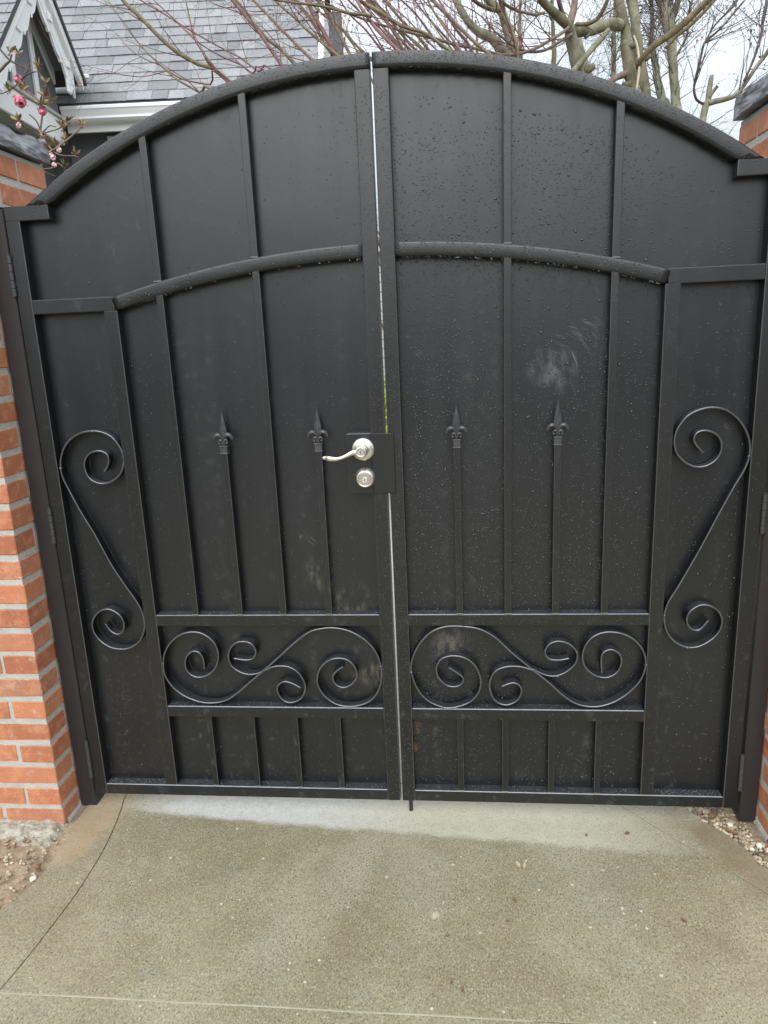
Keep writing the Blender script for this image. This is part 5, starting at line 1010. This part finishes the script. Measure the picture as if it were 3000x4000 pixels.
# short stubs and knots
b = MB()
for P, i, d in ((MAIN[0], 3, (.5, -.6, -.2)), (MAIN[1], 2, (.8, -.3, .3)), (MAIN[2], 3, (-.2, -.5, -.6)), (MAIN[0], 1, (-.8, -.3, .2)), (MAIN[6], 2, (.9, -.3, .2))):
    p = Vector(P[i][:3]); b.tube([p, p+Vector(d)*P[i][3]*1.5, p+Vector(d)*P[i][3]*2.4], [P[i][3]*.75, P[i][3]*.6, P[i][3]*.35], 8)
obj('knot', b, BARK, t, smooth=True)
# pale leaning trunks behind the middle of the arch
t = thing('leaning_tree', (PALE[0][0][0]+.15, PALE[0][0][1], -.13), 'bare tree with pale leaning trunks behind the arch just right of its peak', 'tree')
for i, P in enumerate(PALE):
    Q = root_down(P, PALE[0][0][0]+.15+.08*i, PALE[0][0][1]+.05*(i % 2)) if i < 4 else P
    limb_obj('trunk' if i < 2 else 'branch', Q, BARK2 if i < 2 else STEM, t, 10, .006)
b = MB(); bd = MB(); dress(PALE, b, rnd, 12, .45, .004, bd, sub=4); obj('twigs', b, TWIG, t, fix=False, kind='stuff'); obj('buds', bd, BUD, t, fix=False, kind='stuff')
b = MB()
for c_ in ((.98, 3.05, 2.98), (1.05, 3.2, 2.86), (.93, 3.3, 2.78)): leaf_cloud(b, c_, .07, .07, .06, 160, .016, rnd)
# twiggy tree at the right
t = thing('twiggy_tree', (TWO[0][0][0], TWO[0][0][1], -.13), 'slender pale-barked tree with dense fine budding twigs against the sky', 'tree')
for i, P in enumerate(TWO):
    Q = root_down(P, TWO[0][0][0]+(-.12*i if i in (3, 4) else 0), TWO[0][0][1]+.02*i) if i in (0, 3, 4) else P
    limb_obj('trunk' if i in (0, 3, 4) else 'branch', Q, BARK2 if i in (0, 3, 4) else BARK, t, 10, .01)
b = MB(); bd = MB(); dress(TWO, b, rnd, 26, .55, .0035, bd, zig=.5, sub=5); obj('twigs', b, TWIGD, t, fix=False, kind='stuff'); obj('buds', bd, BUD, t, fix=False, kind='stuff')
# pollard
t = thing('pollarded_tree', (POLL[0][0][0], POLL[0][0][1], -.13), 'small pollarded tree with two sawn stubs next to the cap of the brick pillar', 'tree')
for i, P in enumerate(POLL):
    Q = root_down(P, POLL[0][0][0]-.05, POLL[0][0][1]) if i == 0 else P
    limb_obj('trunk' if i == 0 else 'branch', Q, BARK2 if i < 4 else TWIGD, t, 9, .004, label='sawn-off stub' if i in (1, 2) else None)
b = MB(); bd = MB(); dress(POLL[3:], b, rnd, 15, .42, .0028, bd, zig=.22, start=.1, sub=3); obj('twigs', b, TWIGD, t, fix=False, kind='stuff'); obj('buds', bd, BUD, t, fix=False, kind='stuff')
# arching shrub: every stem springs from one stool behind the gate
bx_, by_ = .75, 2.3
t = thing('arching_shrub', (bx_, by_, -.13), 'bare shrub of many arching reddish stems leaning over the gate toward the roof', 'shrub')
for i, P in enumerate(STEMS):
    p = P[0]; a = i*2.4; gx, gy = bx_+.22*cos(a), by_+.22*sin(a)
    mid = (gx*.45+p[0]*.55, gy*.45+p[1]*.55, p[2]*.62, p[3]*1.1)
    Q = ([(gx, gy, -.14, p[3]*1.25), mid]+list(P)) if i not in (6,) and p[2] < 2.6 else list(P)
    limb_obj('stem', Q, (STEM, STEMR, STEM, TWIG)[i % 4] if p[3] > .006 else TWIG, t, 8 if p[3] > .006 else 6, .004)
b = MB(); bd = MB(); dress(STEMS[:7], b, rnd, 5, .26, .0026, None, up=(-.1, 0, .45), sub=2); dress(STEMS[7:18], b, rnd, 5, .34, .003, None, up=(-.1, 0, .35), sub=3); dress(STEMS[18:], b, rnd, 6, .34, .0026, bd, up=(-.1, 0, .3), sub=3)
obj('twigs', b, TWIG, t, fix=False, kind='stuff'); obj('buds', bd, BUD, t, fix=False, kind='stuff')

# twiggy crowns farther off that close the view behind the stems
def far_tree(x, y, h, lab, seed):
    q = random.Random(seed); t = thing('far_tree', (x, y, -.13), lab, 'tree'); limbs = []
    trunk = [(x, y, -.15, .10), (x+.05, y, h*.3, .08), (x-.05, y, h*.55, .06), (x+.04, y, h*.8, .035), (x, y, h, .012)]
    limb_obj('trunk', trunk, BARK, t, 8, .02)
    for k in range(26):
        z = h*q.uniform(.28, .95); a = q.uniform(0, 6.28); l = (1.15-z/h)*h*.42; d = Vector((cos(a), sin(a), q.uniform(.15, .7)))
        p = Vector((x, y, z)); P = []
        for i in range(5): P.append((*p, .028*(1-.75*i/4)*(1.2-z/h))); d = (d+Vector((q.gauss(0, .2), q.gauss(0, .2), q.gauss(0, .15)+.06))).normalized(); p = p+d*l/4
        limbs.append(P)
    b = MB()
    for P in limbs: pts, rad = smooth_limb(P, 2); b.tube(pts, rad, 5)
    obj('branches', b, BARK, t, fix=False, kind='stuff')
    b = MB(); dress(limbs, b, q, 10, .6, .004, None, sub=5, zig=.4, minr=.0022); obj('twigs', b, TWIGD, t, fix=False, kind='stuff')
far_tree(2.6, 9.0, 5.6, 'distant bare tree whose twigs fill the sky right of the mossy trunks', 3)
far_tree(1.4, 8.0, 5.4, 'distant bare tree closing the view between the leaning stems', 4)
far_tree(.55, 9.5, 5.6, 'distant bare tree behind the peak of the gate arch', 8)

# ------------------------------------------------------------------ blossom shrub behind the left pillar
v0 = VIB[3][0]
t = thing('blossom_shrub', (v0[0]-.05, v0[1]+.05, -.13), 'winter flowering shrub with pink blossom clusters and young leaves above the brick pillar', 'shrub')
for i, P in enumerate(VIB):
    Q = root_down(P, v0[0]-.05+.04*(i == 0), v0[1]+.05) if i in (0, 3) else list(P)
    if i in (9, 10): Q = P
    limb_obj('branch', [(a, b_, c_, max(.0016, r_)) for a, b_, c_, r_ in Q], TWIGD if i % 2 else STEMR, t, 6, .003)
def petal(mb, p, d, s, q):
    d = Vector(d).normalized(); a = d.orthogonal().normalized(); a.rotate(Matrix.Rotation(q.uniform(0, 6.28), 3, d)); b = d.cross(a)
    for k in range(5):
        th_ = 2*pi*k/5; r_ = a*cos(th_)+b*sin(th_); s_ = -a*sin(th_)+b*cos(th_)
        mb.add([p, p+r_*s*.6+s_*s*.42+d*s*.2, p+r_*s*1.05+d*s*.12, p+r_*s*.6-s_*s*.42+d*s*.2], [(0, 1, 2, 3)])
def flower_cluster(c, r, n, mats, q):
    b = MB()
    for _ in range(n):
        d = Vector((q.gauss(0, 1), q.gauss(0, 1), q.gauss(0, 1))).normalized(); petal(b, Vector(c)+d*r*q.uniform(.55, 1.0), d, .0065*q.uniform(.7, 1.2), q)
    return obj('blossom', b, mats, t, fix=False)
q = random.Random(5)
for c_, r_, n_ in zip(VIB_FLOWERS, (.024, .022, .016, .018, .018), (75, 60, 36, 55, 45)): flower_cluster(c_, r_, n_, PETAL, q)
for c_ in VIB_SMALL: flower_cluster(c_, .010, 12, PETAL2, q)
def leaf_tuft(c, n, ln, q, mat):
    b = MB()
    for _ in range(n):
        d = Vector((q.gauss(0, .6), q.gauss(0, .6), q.uniform(.1, 1.2))).normalized(); s = d.orthogonal().normalized(); s.rotate(Matrix.Rotation(q.uniform(0, 6.28), 3, d)); nn = d.cross(s); l = ln*q.uniform(.55, 1.2); p = Vector(c)
        pts = []
        for i in range(5):
            tt = i/4; w_ = l*.17*sin(pi*(.08+.9*tt)); m0 = p+d*l*tt+nn*l*.18*tt*tt; pts += [m0-s*w_+nn*w_*.3, m0, m0+s*w_+nn*w_*.3]
        b.add(pts, [(3*i+j, 3*i+j+1, 3*i+j+4, 3*i+j+3) for i in range(4) for j in (0, 1)])
    return obj('leaf_tuft', b, mat, t, fix=False)
for c_ in VIB_LEAVES:
    leaf_tuft(c_, q.randrange(4, 7), .034, q, YLEAF)
    b = MB()
    for _ in range(7):
        d = Vector((q.gauss(0, 1), q.gauss(0, 1), q.gauss(0, 1))).normalized(); twig(b, Vector(c_)-Vector((0, 0, .004)), d, .016, .0011, q, 2); b.tube([Vector(c_)+d*.012, Vector(c_)+d*.018], [.0026, .0016], 5)
    obj('seed_head', b, CALYX, t, fix=False)

# unseen hedge added behind the camera to block low sky and darken gate reflections
b = MB(); q = random.Random(77)
for i in range(26): leaf_cloud(b, (-26+2*i+q.uniform(-.6, .6), -15.5+q.uniform(-.5, .5), .6), 1.9, 1.1, .9+q.uniform(-.3, .4), 420, .28, q)
b.box(-28, 28, -16.4, -15.6, -.14, 1.2)
obj('sky_blocker_hedge', b, BLOCKER_HEDGE, fix=False, kind='stuff')
